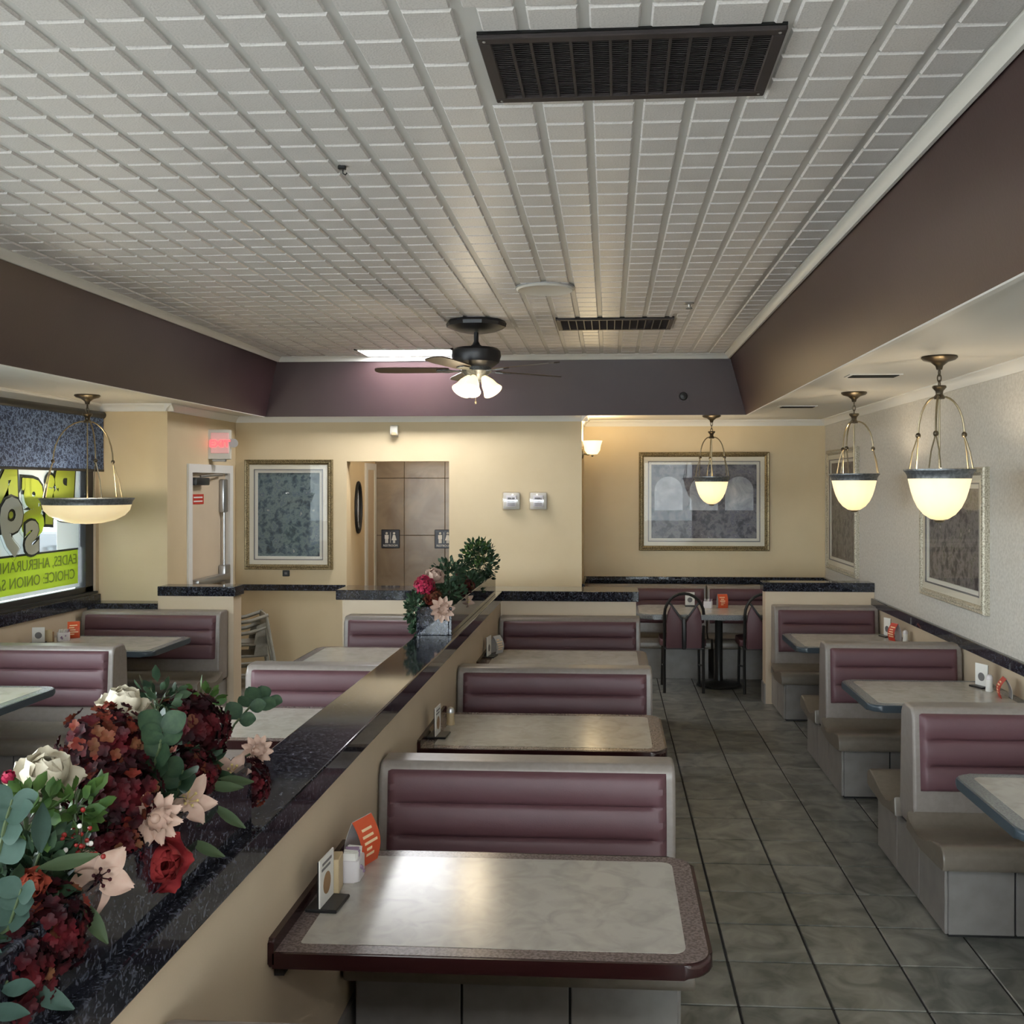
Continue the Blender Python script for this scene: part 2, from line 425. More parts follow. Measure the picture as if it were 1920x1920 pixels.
# crown at tray top
cp = [(0, 0), (.05, 0), (.05, -.012), (.038, -.018), (.022, -.034), (.014, -.052), (0, -.052)]
def crown_x(name, y, sgn, x0, x1, z, prof=cp, m='white', label=None):
    struct(name, MB().prism([(y + sgn * p[0], z + p[1]) for p in prof], 'x', x0, x1), m, label, smooth=True)
def crown_y(name, x, sgn, y0, y1, z, prof=cp, m='white', label=None):
    struct(name, MB().prism([(x + sgn * p[0], z + p[1]) for p in prof], 'y', y0, y1), m, label, smooth=True)
crown_y('trim_1', TX1 + .012, -1, TY0, TY1, CEIL + .008, label='white crown along the top of the right fascia')
crown_y('trim_2', TX0 - .012, 1, TY0, TY1, CEIL + .008, label='white crown along the top of the left fascia')
crown_x('trim_3', TY1 + .008, -1, TX0, TX1, CEIL + .008, label='white crown along the top of the far fascia')
# thin pale bead along the bottom of the right and far fascia
struct('trim_4', MB().box(BX1, BX1 + .03, BY0, BY1, FB - .008, FB + .012), 'white', 'thin white edge under the right fascia')
struct('trim_5', MB().box(BX0 - .03, BX0, BY0, BY1, FB - .004, FB + .012), 'white', 'thin white edge under the left fascia')

# ---- soffits
struct('ceiling_soffit_right', MB().box(BX1, XR + .15, YB - .1, YA + .15, SOF, SOF + .1), 'soffit', 'white lower ceiling above the right booths')
struct('ceiling_soffit_left', MB().box(XL - .15, BX0, YB - .1, 9.7, SOF, SOF + .1), 'soffit', 'white lower ceiling above the window booths')
struct('ceiling_soffit_back', MB().box(BX0, BX1, BY1, 11.1, SOF, SOF + .1), 'soffit', 'white lower ceiling at the far wall')
struct('ceiling_soffit_front', MB().box(BX0, BX1, YB - .1, BY0, SOF, SOF + .1), 'soffit', 'white lower ceiling at the near wall')

# ---- walls
RZ0, RZ1 = .835, .905           # chair rail heights
wr = MB().box(XR, XR + .15, YB - .15, YA + .15, RZ1 - .03, SOF + .02)
struct('wall_right', wr, 'paper', 'pale textured wallpaper wall above the right booths')
struct('wall_right_lower', MB().box(XR, XR + .15, YB - .15, YA + .15, 0, RZ1 - .03), 'beige', 'beige painted wall below the granite rail on the right')
struct('trim_6', MB().rbox(XR - .028, XR + .01, YB, YA, RZ0, RZ1, .004, 1), 'granite', 'dark granite chair rail along the right wall')
wl = MB().box(XL - .15, XL, YB - .15, 8.2, 0, WZ0).box(XL - .15, XL, YB - .15, 8.2, WZ1, SOF + .02)
ed = [YB - .15] + [q for ab in WIN_L for q in ab] + [8.2]
for k in range(0, len(ed), 2): wl.box(XL - .15, XL, ed[k], ed[k + 1], WZ0, WZ1)
struct('wall_left', wl, 'beige', 'beige window wall on the left')
struct('trim_7', MB().rbox(XL - .01, XL + .03, YB, 7.98, .865, .955, .004, 1), 'granite', 'dark granite sill band under the left windows')
wb_ = MB().box(XL - .15, XR + .15, YB - .15, YB, 0, BZ0).box(XL - .15, XR + .15, YB - .15, YB, WZ1, SOF + .02)
ed = [XL - .15] + [q for ab in WIN_B for q in ab] + [XR + .15]
for k in range(0, len(ed), 2): wb_.box(ed[k], ed[k + 1], YB - .15, YB, BZ0, WZ1)
struct('wall_front', wb_, 'beige', 'beige wall behind the viewer with shop windows')
XS = -3.68    # side wall of the exit nook
struct('wall_pier', MB().box(XL - .15, XS, 8.0, 8.25, 0, SOF + .02), 'cream', 'cream wall pier beside the painted window')
ws = MB().box(XS - .15, XS, 8.25, 8.40, 0, SOF + .02).box(XS - .15, XS, 9.37, 9.66, 0, SOF + .02).box(XS - .15, XS, 8.40, 9.37, 2.03, SOF + .02)
struct('wall_exit', ws, 'cream', 'cream side wall holding the exit door')
YW = 9.5
DX0, DX1, DZ = -2.566, -1.554, 2.095
wf = MB().box(XS - .15, DX0, YW, YW + .15, 0, SOF + .02).box(DX1, -.262, YW, YW + .15, 0, SOF + .02).box(DX0, DX1, YW, YW + .15, DZ, SOF + .02)
struct('wall_back', wf, 'cream', 'cream far wall with the restroom opening')
struct('wall_alcove_side', MB().box(-.41, -.262, YW + .15, YA + .15, 0, SOF + .02), 'cream', 'cream side wall of the dining alcove')
struct('wall_alcove', MB().box(-.262, XR, YA, YA + .15, 0, SOF + .02), 'cream', 'cream back wall of the dining alcove')
# restroom corridor
M['marble'] = mat('brown_marble_wall', (0.20, 0.145, 0.095), 0.22, noise=(2.6, (0.29, 0.225, 0.155), .35, .68, 8, 1.2))
cor = struct('wall_corridor', MB().box(-2.9, -.5, 10.92, 11.0, 0, SOF), 'grout', 'brown marble wall inside the restroom corridor')
for i in range(5):
    for j in range(4):
        x0 = -2.75 + i * .46; z0 = .02 + j * .64
        MB().rbox(x0 + .002, x0 + .458, 10.90, 10.93, z0 + .002, min(z0 + .638, SOF), .003, 1).build('marble_slab', 'marble', cor, smooth=False)
struct('wall_corridor_left', MB().box(-2.76, -2.62, YW + .15, 10.95, 0, SOF), 'cream', 'cream left wall of the restroom corridor')
struct('wall_corridor_right', MB().box(-.56, -.5, YW + .15, 10.95, 0, SOF), 'cream', 'cream right wall of the restroom corridor')
d2 = tag(place('door_2', None), 'pale restroom door on the corridor side wall', None, None, 'structure')
MB().box(-2.62, -2.60, 10.42, 10.50, 0, 2.10).box(-2.62, -2.60, 10.80, 10.88, 0, 2.10).box(-2.62, -2.60, 10.50, 10.80, 2.03, 2.10).build('door_frame', 'white', d2, smooth=False)
MB().box(-2.62, -2.608, 10.50, 10.80, .01, 2.03).build('door_leaf', 'beige', d2, smooth=False)
# soffit crowns
SOC = [(0, 0), (.062, 0), (.062, -.008), (.046, -.016), (.022, -.040), (.012, -.062), (0, -.062)]
crown_y('trim_8', XR, -1, YB, YA, SOF, SOC, label='white crown moulding along the right wall')
crown_y('trim_9', XL, 1, YB, 8.0, SOF, SOC, label='white crown moulding above the left windows')
crown_x('trim_10', 8.0, -1, XL, XS + .06, SOF, SOC, label='white crown moulding on the cream pier')
crown_y('trim_11', XS, 1, 7.94, YW, SOF, SOC, label='white crown moulding above the exit door')
crown_x('trim_12', YW, -1, XS, -.262 + .06, SOF, SOC, label='white crown moulding on the far cream wall')
crown_y('trim_13', -.262, 1, YW - .06, YA, SOF, SOC, label='white crown moulding on the alcove side wall')
crown_x('trim_14', YA, -1, -.262, XR, SOF, SOC, label='white crown moulding on the alcove back wall')
# rails on far walls
struct('trim_15', MB().rbox(XS, DX0 - .01, YW - .028, YW + .01, RZ0 - .01, RZ1 - .02, .004, 1), 'granite', 'dark granite chair rail under the tall picture')
struct('trim_16', MB().rbox(-.262, XR, YA - .03, YA + .01, RZ0 - .005, RZ1, .004, 1), 'granite', 'dark granite chair rail on the alcove back wall')
struct('trim_17', MB().rbox(-.262, -.235, YW, YA, RZ0 - .005, RZ1, .004, 1), 'granite', 'dark granite chair rail on the alcove side wall')

# ---- half walls with granite caps
CZ0, CZ1 = .957, 1.035
def half_wall(name, x0, x1, y0, y1, label, over=.014, capx=None, capy=None, m='beige'):
    w = struct(name, MB().box(x0, x1, y0, y1, 0, CZ0), m, label)
    cx0, cx1 = capx or (x0 - over, x1 + over); cy0, cy1 = capy or (y0 - over, y1 + over)
    c = MB().rbox(cx0, cx1, cy0, cy1, CZ0, CZ1, .006, 3).build('granite_cap', 'granite', w, smooth=False)
    c['label'] = 'polished dark granite cap'
    return w
wp = half_wall('wall_partition', -1.045, -.845, .2, 7.65, 'beige half wall running between the booth rows', capy=(.18, 7.63))
MB().box(-.845, -.833, .2, 7.65, 0, .17).box(-.845, -.830, .2, 7.65, .17, .182).build('baseboard', 'laminate', wp, smooth=False)
half_wall('wall_cross', -2.10, .21, 7.65, 7.95, 'beige half wall across the ends of the middle booths', capx=(-2.15, .232), capy=(7.632, 8.0))
half_wall('wall_low_right', 1.33, XR, 8.46, 8.62, 'beige half wall behind the last right booth', capx=(1.31, XR))
MB().box(1.318, 1.33, 8.455, 8.62, 0, .17).build('baseboard', 'laminate', bpy.data.objects['wall_low_right'], smooth=False)
half_wall('wall_low_left', XS, -3.05, 7.83, 8.0, 'beige half wall in front of the exit door', capx=(XS, -3.03))
lw = struct('wall_low_window', MB().box(XL, XS, 7.83, 8.0, 0, .83), 'beige', 'low beige wall under the cream pier')
MB().rbox(XL, XS, 7.81, 8.01, .83, .895, .004, 1).build('granite_cap', 'granite', lw, smooth=False)

# ---- windows
M['frame_dark'] = mat('dark_window_frame', (0.012, 0.013, 0.016), 0.35)
def window_x(name, y0, y1, label):
    w = tag(place(name, None), label, None, None, 'structure')
    f = MB()
    xa, xb = XL - .11, XL - .02
    f.box(xa, xb, y0, y1, WZ0, WZ0 + .055).box(xa, xb, y0, y1, WZ1 - .05, WZ1).box(xa, xb, y0, y0 + .05, WZ0, WZ1).box(xa, xb, y1 - .12, y1, WZ0, WZ1)
    f.build('window_frame', 'frame_dark', w, smooth=False)
    MB().box(XL - .08, XL - .074, y0 + .05, y1 - .12, WZ0 + .055, WZ1 - .05).build('pane', 'winglass', w, smooth=False)
    MB().box(XL - .02, XL + .02, y0, y1, WZ0 - .01, WZ0 + .012).build('window_sill', 'frame_dark', w, smooth=False)
    return w
for k, (a, b) in enumerate(WIN_L[::-1]):
    w = window_x('window_%d' % (k + 1), a, b, ['painted shop window with lime lettering beside the cream pier', 'second window from the cream pier', 'third window from the cream pier', 'left wall window nearest the front'][k])
    if k == 0: win1 = w
def window_y(name, x0, x1, label):
    w = tag(place(name, None), label, None, None, 'structure')
    f = MB(); ya, yb = YB - .11, YB - .02
    f.box(x0, x1, ya, yb, BZ0, BZ0 + .055).box(x0, x1, ya, yb, WZ1 - .05, WZ1).box(x0, x0 + .05, ya, yb, BZ0, WZ1).box(x1 - .05, x1, ya, yb, BZ0, WZ1)
    f.box((x0 + x1) / 2 - .025, (x0 + x1) / 2 + .025, ya, yb, BZ0, WZ1)
    f.build('window_frame', 'frame_dark', w, smooth=False)
    MB().box(x0 + .05, x1 - .05, YB - .08, YB - .074, BZ0 + .055, WZ1 - .05).build('pane', 'winglass', w, smooth=False)
window_y('window_5', *WIN_B[0], 'unseen front window behind the viewer on the left, enlarged for daylight')
window_y('window_6', *WIN_B[1], 'unseen front window behind the viewer in the middle, enlarged for daylight')
# painted film on window 1, drawn to be read from the street (mirrored inside)
M['lime'] = mat('lime_window_paint', (0.56, 0.68, 0.09), 0.5, trans=.21)
M['palegrey'] = mat('pale_grey_window_paint', (0.55, 0.60, 0.56), 0.5, trans=.13)
M['ink'] = mat('black_window_paint', (0.02, 0.03, 0.03), 0.5)
M['olive'] = mat('olive_window_lettering', (0.24, 0.31, 0.07), 0.5, trans=.08)
M['frost'] = mat('frosted_window_film', (0.80, 0.84, 0.84), 0.5, trans=.22)
fm = MB()
for q in ((5.46, 7.10, 1.35, 2.40), (7.50, 7.82, 1.35, 2.40), (7.10, 7.50, 1.62, 2.40), (5.46, 7.82, 1.03, 1.06)):
    fm.box(XL - .0735, XL - .0725, *q)
fm.build('frosted_film', 'frost', win1, smooth=False)['label'] = 'pale frosted film with a clear patch'
MB().box(XL - .072, XL - .069, 5.46, 7.80, 1.06, 1.335).build('sign_band', 'lime', win1, smooth=False)['label'] = 'lime green painted band'
MB().box(XL - .071, XL - .067, 5.46, 7.80, 1.335, 1.35).build('sign_band_line', 'ink', win1, smooth=False)
ROT = Matrix(((0, 0, -1), (-1, 0, 0), (0, 1, 0)))
def win_text(body, size, y, z, depth, m, name, offset=0.0, tilt=0.0):
    me = text_mesh(body, size, .001, m, name, offset)
    o = place(name, me, win1); o.matrix_local = Matrix.Translation((XL - .066 + depth, y, z)) @ ROT.to_4x4() @ Matrix.Rotation(tilt, 4, 'Z')
    return o
yy = 7.72
for ch, sx, sz, dz in (('B', .56, -.02, 0), ('i', .52, -.04, 0), ('g', .58, .0, 0), ('M', .62, -.02, 0), ('r', .62, 0, 0), ('k', .6, 0, 0), ('e', .6, 0, 0)):
    wdt = {'B': .30, 'i': .15, 'g': .29, 'M': .38, 'r': .24, 'k': .3, 'e': .3}[ch]
    tilt = random.uniform(-.1, .1)
    win_text(ch, sx, yy, 1.62 + sz, 0.000, 'ink', 'letter_outline', .050, tilt)
    win_text(ch, sx, yy, 1.62 + sz, 0.006, 'lime', 'letter', .026, tilt)
    yy -= wdt * .98
yy = 7.22
for ch, sx, wdt in (('s', .48, .2), ('9', .58, .30), ('9', .58, .32), ('$', .58, .3)):
    win_text(ch, sx, yy, 1.36, 0.010, 'ink', 'letter_outline', .034)
    win_text(ch, sx, yy, 1.36, 0.016, 'palegrey', 'letter', .016)
    yy -= wdt
win_text('EADES, AHERURANER: ZTABE', .115, 7.77, 1.225, .006, 'olive', 'lettering')
win_text('CHOICE: ONION SAUERKRAUT', .115, 7.74, 1.105, .006, 'olive', 'lettering')
# blue patterned roller shade
m = mat('blue_patterned_fabric', (0.035, 0.065, 0.14), 0.7, trans=.06)
nt = m.node_tree; b = nt.nodes['Principled BSDF']
tc = [n for n in nt.nodes if n.type == 'TEX_COORD'][0]
vo = nt.nodes.new('ShaderNodeTexVoronoi'); vo.inputs['Scale'].default_value = 26; vo.feature = 'DISTANCE_TO_EDGE'
ns = nt.nodes.new('ShaderNodeTexNoise'); ns.inputs['Scale'].default_value = 40
rp = nt.nodes.new('ShaderNodeValToRGB')
rp.color_ramp.elements[0].position = .04; rp.color_ramp.elements[0].color = (0.16, 0.24, 0.44, 1)
rp.color_ramp.elements[1].position = .13; rp.color_ramp.elements[1].color = (0.022, 0.04, 0.10, 1)
mp = nt.nodes.new('ShaderNodeMix'); mp.data_type = 'VECTOR'; mp.inputs[0].default_value = .06
nt.links.new(tc.outputs['Object'], ns.inputs['Vector']); nt.links.new(tc.outputs['Object'], mp.inputs[4]); nt.links.new(ns.outputs['Color'], mp.inputs[5])
nt.links.new(mp.outputs[1], vo.inputs['Vector']); nt.links.new(vo.outputs['Distance'], rp.inputs['Fac']); nt.links.new(rp.outputs['Color'], b.inputs['Base Color'])
M['shade'] = m
sh = thing('window_shade', 'blue patterned roller shade pulled down over the painted window', 'shade', (XL + .045, 6.7, SOF - .062))
MB().box(-.004, .004, -1.25, 1.285, -.49, -.03).build('shade_fabric', 'shade', sh, smooth=False)
MB().tube([(-.005, -1.27, -.032), (-.005, 1.29, -.032)], .03, 12).build('roller', 'frame_dark', sh)
MB().rbox(-.01, .01, -1.25, 1.285, -.505, -.485, .003, 1).build('hem_bar', 'frame_dark', sh)

# ---- outside
M['concrete'] = mat('pale_concrete', (0.50, 0.49, 0.47), 0.9, noise=(4, (0.44, 0.43, 0.41), .4, .6))  # kept pale so the ground bounces more daylight indoors
g = struct('ground_outside', MB().box(-40, 40, -40, 40, -.45, -.30), 'concrete', 'asphalt car park outside the windows')

t = thing('parked_car', 'pale parked car glimpsed through the clear patch of the painted window', 'car', (-9.2, 15.6, -.30), R(20))
M['carpaint'] = mat('silver_car_paint', (.42, .44, .47), .25, metal=.3)
M['carglass'] = mat('dark_car_glass', (.03, .035, .04), .05)
body = [(-2.1, .28), (2.1, .28), (2.15, .60), (2.0, .85), (1.25, .98), (.55, 1.02), (-1.5, 1.02), (-2.05, .95), (-2.15, .6)]
MB().prism(body, 'y', -.86, .86, .06, 2).build('car_body', 'carpaint', t)
MB().prism([(1.0, .98), (.35, 1.42), (-.95, 1.44), (-1.65, 1.0)], 'y', -.74, .74, .08, 2).build('car_cabin', 'carglass', t)
MB().prism([(.42, 1.38), (.30, 1.47), (-.92, 1.49), (-1.05, 1.40)], 'y', -.66, .66, .02, 2).build('car_roof', 'carpaint', t)
for sx in (-1.35, 1.35):
    for sy in (-.80, .80):
        MB().lathe([(.001, -.1), (.22, -.1), (.33, -.09), (.33, .09), (.22, .1), (.001, .1)], 20, mtx=Matrix.Translation((sx, sy, .33)) @ Matrix.Rotation(R(90), 4, 'X')).build('wheel', 'black', t)

# ---- exit door
def exit_door():
    w = tag(place('door_1', None), 'tan exit door with a white frame and panic hardware', None, None, 'structure')
    x = XS
    MB().box(x - .08, x + .02, 8.38, 8.455, 0, 2.05).box(x - .08, x + .02, 9.315, 9.39, 0, 2.05).box(x - .08, x + .02, 8.455, 9.315, 1.975, 2.05).build('door_frame', 'white', w, smooth=False)
    MB().box(x - .06, x - .03, 8.455, 9.315, .01, 1.975).build('door_leaf', 'beige', w, smooth=False)
    cl = MB().rbox(x - .03, x + .05, 8.47, 8.76, 1.86, 1.93, .01, 2).build('door_closer', 'black', w)
    MB().tube([(x + .02, 8.62, 1.94), (x + .06, 8.85, 1.955), (x + .01, 9.15, 1.96)], .010, 8).build('closer_arm', 'metal', cl)
    MB().rbox(x - .03, x + .02, 9.16, 9.26, 1.60, 1.92, .012, 2).build('latch_case', 'metal', w)
    MB().tube([(x + .0, 9.21, .95), (x + .0, 9.21, 1.62)], .013, 8).build('vertical_rod', 'metal', w)
    MB().rbox(x - .03, x + .05, 8.52, 9.26, .95, 1.02, .015, 2).build('panic_bar', 'metal', w)
    MB().rbox(x - .03, x + .04, 9.14, 9.28, .92, 1.10, .012, 2).build('panic_latch', 'metal', w)
    sg = MB().box(x - .03, x - .026, 8.55, 8.80, 1.69, 1.78).build('door_notice', 'print_red', w, smooth=False)
    sg['label'] = 'small red notice'
    for k in range(2):
        MB().box(x - .026, x - .0245, 8.58, 8.77, 1.745 - k * .035, 1.757 - k * .035).build('notice_line', 'card', sg, smooth=False)
exit_door()
M['exit_red'] = mat('lit_red_letters', (0.8, 0.05, 0.05), 0.4, emit=((1.0, 0.06, 0.07), 2.2))
M['exit_face'] = mat('pale_pink_sign_face', (0.8, 0.5, 0.48), 0.4, emit=((1.0, 0.25, 0.25), .12))
M['offwhite'] = mat('off_white_plastic', (0.62, 0.58, 0.50), 0.4)
es = thing('exit_sign', 'white boxed exit sign with red letters above the exit door', 'exit sign', (-3.60, 8.9, 2.10), R(14))
MB().rbox(-.115, .105, -.04, .04, 0, .275, .008, 2).build('housing', 'offwhite', es)
MB().rbox(-.07, .09, -.046, -.038, .055, .245, .004, 1).build('sign_face', 'exit_face', es)
me = text_mesh('EXIT', .088, .002, 'exit_red', 'sign_lettering', .003, 'CENTER')
place('sign_lettering', me, es, (.01, -.049, .115), (R(90), 0, 0))
for sx in (-1, 1):
    MB().lathe([(.001, -.01), (.03, -.01), (.042, .02), (.042, .03), (.001, .03)], 14, mtx=Matrix.Translation((sx * .135 - .005, -.01, .15)) @ Matrix.Rotation(R(90), 4, 'X')).build('lamp_head', 'grey', es)
    MB().tube([(sx * .10 - .005, 0, .15), (sx * .135 - .005, 0, .15)], .012, 8).build('lamp_arm', 'offwhite', es)
MB().rbox(-.06, .06, -.03, .03, -.02, 0, .004, 1).build('battery_cap', 'grey', es)

# ================================================================== BOOTHS
def shell_poly(double):
    h = [(.045, .85), (.066, .843), (.078, .825), (.082, .80), (.114, .40), (.094, .372), (.090, .30)]
    front = [(-y, z) for y, z in h]                # towards -Y
    back = h if double else [(.075, .85), (.09, .835), (.09, .30)]
    return front[::-1] + back                       # from front-bottom up over the top and down the back
def seat_poly(sg):
    h = [(.085, .300), (.100, .385), (.118, .368), (.145, .342), (.19, .328), (.25, .328), (.34, .342), (.44, .372), (.51, .390), (.550, .391), (.576, .378), (.587, .352), (.587, .318), (.578, .300), (.56, .294), (.30, .284)]
    return [(sg * y, z) for y, z in h]
def cushion(L, sgn, x0, x1):
    z0, z1 = .478, .824; nr = 3; roll = (z1 - z0) / nr
    NX, NZ = 28, 48
    def fn(u, v):
        # cluster columns at the ends
        uu = .5 - .5 * math.cos(PI * u)
        uu = .6 * uu + .4 * u
        x = x0 + (x1 - x0) * uu; z = z0 + (z1 - z0) * v
        t = .082 + (.80 - min(z, .80)) * .0857 - max(0, z - .80) * .16
        e = min(1, min(x - x0, x1 - x) / .022); e2 = min(1, min(z - z0, z1 - z) / .016)
        e = math.sqrt(max(0, 1 - (1 - e) ** 2)); e2 = math.sqrt(max(0, 1 - (1 - e2) ** 2))
        b = abs(math.sin(PI * (z - z0) / roll)) ** .38
        inner = min(1, max(0, (min(x - x0, x1 - x) - .03) / .02))
        b = b * inner + (1 - inner) * max(b, .75)
        d = -.004 + (.014 + .020 * b) * e * e2
        return (x, -sgn * -(t + d) if sgn > 0 else -(t + d), z)
    m = MB().grid(fn, NX, NZ)
    if sgn > 0: m.f = [f[::-1] for f in m.f]
    return m
def booth_bench(x0, x1, yc, double, label, group, aisle=1, panels=3, zs=1.0):
    L = x1 - x0
    t = thing('booth_bench', label, 'bench', ((x0 + x1) / 2, yc, 0), 0, group)
    a, b = -L / 2, L / 2
    ca, cb = (a, b - .03) if aisle > 0 else (a + .03, b)
    MB().prism(shell_poly(double), 'x', ca, cb, .014, 3).build('bench_shell', 'shell', t, angle=40)
    MB().prism(seat_poly(-1), 'x', a, b, .010, 2).build('seat', 'seat', t, angle=40)
    if double: MB().prism(seat_poly(1), 'x', a, b, .010, 2).build('seat', 'seat', t, angle=40)
    cu = cushion(L, -1, ca + .03, cb - .03).build('back_cushion', 'vinyl', t, angle=60)
    if double: cushion(L, 1, ca + .03, cb - .03).build('back_cushion', 'vinyl', t, angle=60)
    fy0, fy1 = -.505, (.505 if double else .085)
    ia = a + (.02 if aisle > 0 else .045); ib = b - (.045 if aisle > 0 else .02)
    MB().box(ia + .006, ib - .006, fy0 + .006, fy1 - .006, 0, .293).build('base_core', 'dark', t, smooth=False)
    pw = (ib - ia) / panels
    for k in range(panels):
        MB().rbox(ia + k * pw + .004, ia + (k + 1) * pw - .004, fy0 - .004, fy0 + .01, .012, .292, .003, 1).build('base_panel', 'laminate', t, smooth=False)
        if double: MB().rbox(ia + k * pw + .004, ia + (k + 1) * pw - .004, fy1 - .01, fy1 + .004, .012, .292, .003, 1).build('base_panel', 'laminate', t, smooth=False)
    ne = 3 if double else 2
    ew = (fy1 - fy0) / ne
    xe = ib if aisle > 0 else ia
    for k in range(ne):
        MB().rbox(xe - .010, xe + .004, fy0 + k * ew + .002, fy0 + (k + 1) * ew - .002, .012, .292, .003, 1).build('end_panel', 'laminate', t, smooth=False)
    return t
G = 'booth benches'
CX0, CX1 = -.838, .268
booth_bench(CX0, CX1, 1.76, True, 'burgundy booth bench whose top edge just shows at the bottom of the photo', G)
booth_bench(CX0, CX1, 3.63, True, 'burgundy booth bench behind the large maroon-edged table in front', G)
booth_bench(CX0, CX1, 5.49, True, 'burgundy booth bench between the second and third tables right of the partition', G)
booth_bench(CX0, CX1, 7.555, False, 'burgundy booth bench against the half wall, right of the flower partition', G)
RX0, RX1 = 1.345, XR - .012
booth_bench(RX0, RX1, 2.7, True, 'burgundy bench on the near side of the cut-off blue-edged table', G, -1)
booth_bench(RX0, RX1, 4.64, True, 'large burgundy booth bench at the right edge, nearest to the viewer', G, -1)
booth_bench(RX0, RX1, 6.44, True, 'middle burgundy booth bench along the right wall', G, -1)
booth_bench(RX0, RX1, 8.365, False, 'last booth bench along the right wall, backed by a half wall', G, -1)
LX0, LX1 = -2.07, -1.055
booth_bench(LX0, LX1, 3.63, True, 'booth bench hidden behind the near flowers left of the partition', G, -1)
booth_bench(LX0, LX1, 5.50, True, 'mauve-lit booth bench left of the partition, behind the near flowers', G, -1)
booth_bench(LX0, LX1, 7.555, False, 'booth bench against the half wall, left of the far flowers', G, -1)
WX0, WX1 = XL + .04, -3.06
booth_bench(WX0, WX1, 4.2, True, 'burgundy window bench on the near side of the cut-off window table', G, 1)
booth_bench(WX0, WX1, 6.05, True, 'mauve-lit window booth bench at the left edge, behind the near table', G, 1)
booth_bench(WX0, WX1, 7.735, False, 'window booth bench in the corner below the cream pier', G, 1)

# ---- tables
def booth_table(x0, x1, yc, side, label, edge, border, depth=.70, wall_lip=True):
    """side = -1: wall at x0, +1: wall at x1"""
    z = .70
    t = thing('booth_table', label, 'table', ((x0 + x1) / 2, yc, 0), 0, 'booth tables')
    a, b, d = -(x1 - x0) / 2, (x1 - x0) / 2, depth / 2
    rw, ra = .012, .075
    rr = (rw, ra, ra, rw) if side < 0 else (ra, rw, rw, ra)
    MB().prism(rrect(a, b, -d, d, rr), 'z', z - .038, z, .012, 3).build('table_edge', edge, t)
    ri = tuple(max(.004, q - .008) for q in rr)
    MB().prism(rrect(a + .010, b - .010, -d + .010, d - .010, ri), 'z', z - .004, z + .0012).build('table_border', border, t, smooth=False)
    rf = tuple(max(.01, q - .04) for q in rr)
    MB().prism(rrect(a + .065, b - .065, -d + .055, d - .055, rf), 'z', z - .003, z + .0022).build('table_field', 'field', t, smooth=False)
    if wall_lip:
        xs = a if side < 0 else b - .016
        MB().prism(rrect(-d, d, z - .038, z + .034, .01), 'x', xs, xs + .016, .004, 1).build('wall_lip', edge, t)
    if not wall_lip:
      xw = (a, b - .28) if side < 0 else (a + .28, b)
      MB().rbox(xw[0], xw[1], -.21, .21, z - .080, z - .038, .006, 1).build('under_frame', 'blackmetal', t)
    xs = a if side < 0 else b - .03
    MB().box(xs, xs + .025, -.30, .30, z - .080, z - .038).build('wall_bracket', 'blackmetal', t, smooth=False)
    return t
booth_table(-.845, .257, 2.74, -1, 'large marbled table with maroon edge in the foreground', 'edge_maroon', 'border_brown')
booth_table(-.845, .257, 4.64, -1, 'second marbled table right of the partition, behind the first bench', 'edge_maroon', 'border_brown')
booth_table(-.845, .257, 6.58, -1, 'farthest marbled table right of the partition, by the half wall', 'edge_maroon', 'border_brown')
booth_table(1.372, XR - .001, 3.70, 1, 'blue-edged table cut off by the right edge of the photo', 'edge_blue', 'border_grey', wall_lip=False)
booth_table(1.372, XR - .001, 5.62, 1, 'blue-edged table between the two nearest right wall benches', 'edge_blue', 'border_grey', wall_lip=False)
booth_table(1.345, XR - .001, 7.46, 1, 'farthest blue-edged table along the right wall', 'edge_blue', 'border_grey', wall_lip=False)
booth_table(-2.08, -1.045, 4.72, 1, 'pale table left of the partition, partly behind the near flowers', 'edge_maroon', 'border_brown', wall_lip=False)
booth_table(-2.08, -1.045, 6.62, 1, 'pale table left of the partition, in front of the far half wall', 'edge_maroon', 'border_brown', wall_lip=False)
booth_table(XL, -3.155, 5.14, -1, 'pale window table cut off by the left edge of the photo', 'edge_blue', 'border_grey', wall_lip=False)
booth_table(XL, -3.175, 7.01, -1, 'window table with the orange leaflet under the painted window', 'edge_blue', 'border_grey', wall_lip=False)

# ---- alcove banquette, table, chairs
t = thing('banquette', 'long burgundy banquette along the alcove back wall', 'bench', (.98, 10.02, 0))
W2 = 1.20
for s in (-1, 1):
    a, b = (-W2, -.006) if s < 0 else (.006, W2)
    MB().prism(shell_poly(False), 'x', a, b, .012, 2).build('bench_shell', 'shell', t, angle=40)
    MB().prism(seat_poly(-1), 'x', a, b, .010, 2).build('seat', 'seat', t, angle=40)
    cushion(W2, -1, a + .02, b - .02).build('back_cushion', 'vinyl', t, angle=60)
    MB().box(a + .02, b - .02, -.5, .085, 0, .285).build('base_core', 'laminate', t, smooth=False)
at = thing('dining_table', 'grey-edged pedestal table in the alcove', 'table', (1.02, 9.22, 0))
MB().prism(rrect(-.78, .78, -.37, .40, .16), 'z', .655, .70, .010, 2).build('table_edge', 'border_grey', at)
MB().prism(rrect(-.745, .745, -.335, .365, .13), 'z', .69, .7022).build('table_top', 'field', at, smooth=False)
MB().lathe([(.04, .045), (.036, .10), (.036, .60), (.05, .63), (.05, .655)], 16).build('pedestal', 'blackmetal', at)
MB().lathe([(.001, 0), (.20, 0), (.21, .008), (.20, .02), (.10, .035), (.05, .05), (.001, .05)], 24).build('pedestal_base', 'blackmetal', at)
MB().rbox(-.26, .26, -.03, .03, .63, .655, .005, 1).rbox(-.03, .03, -.26, .26, .63, .655, .005, 1).build('top_bracket', 'blackmetal', at)

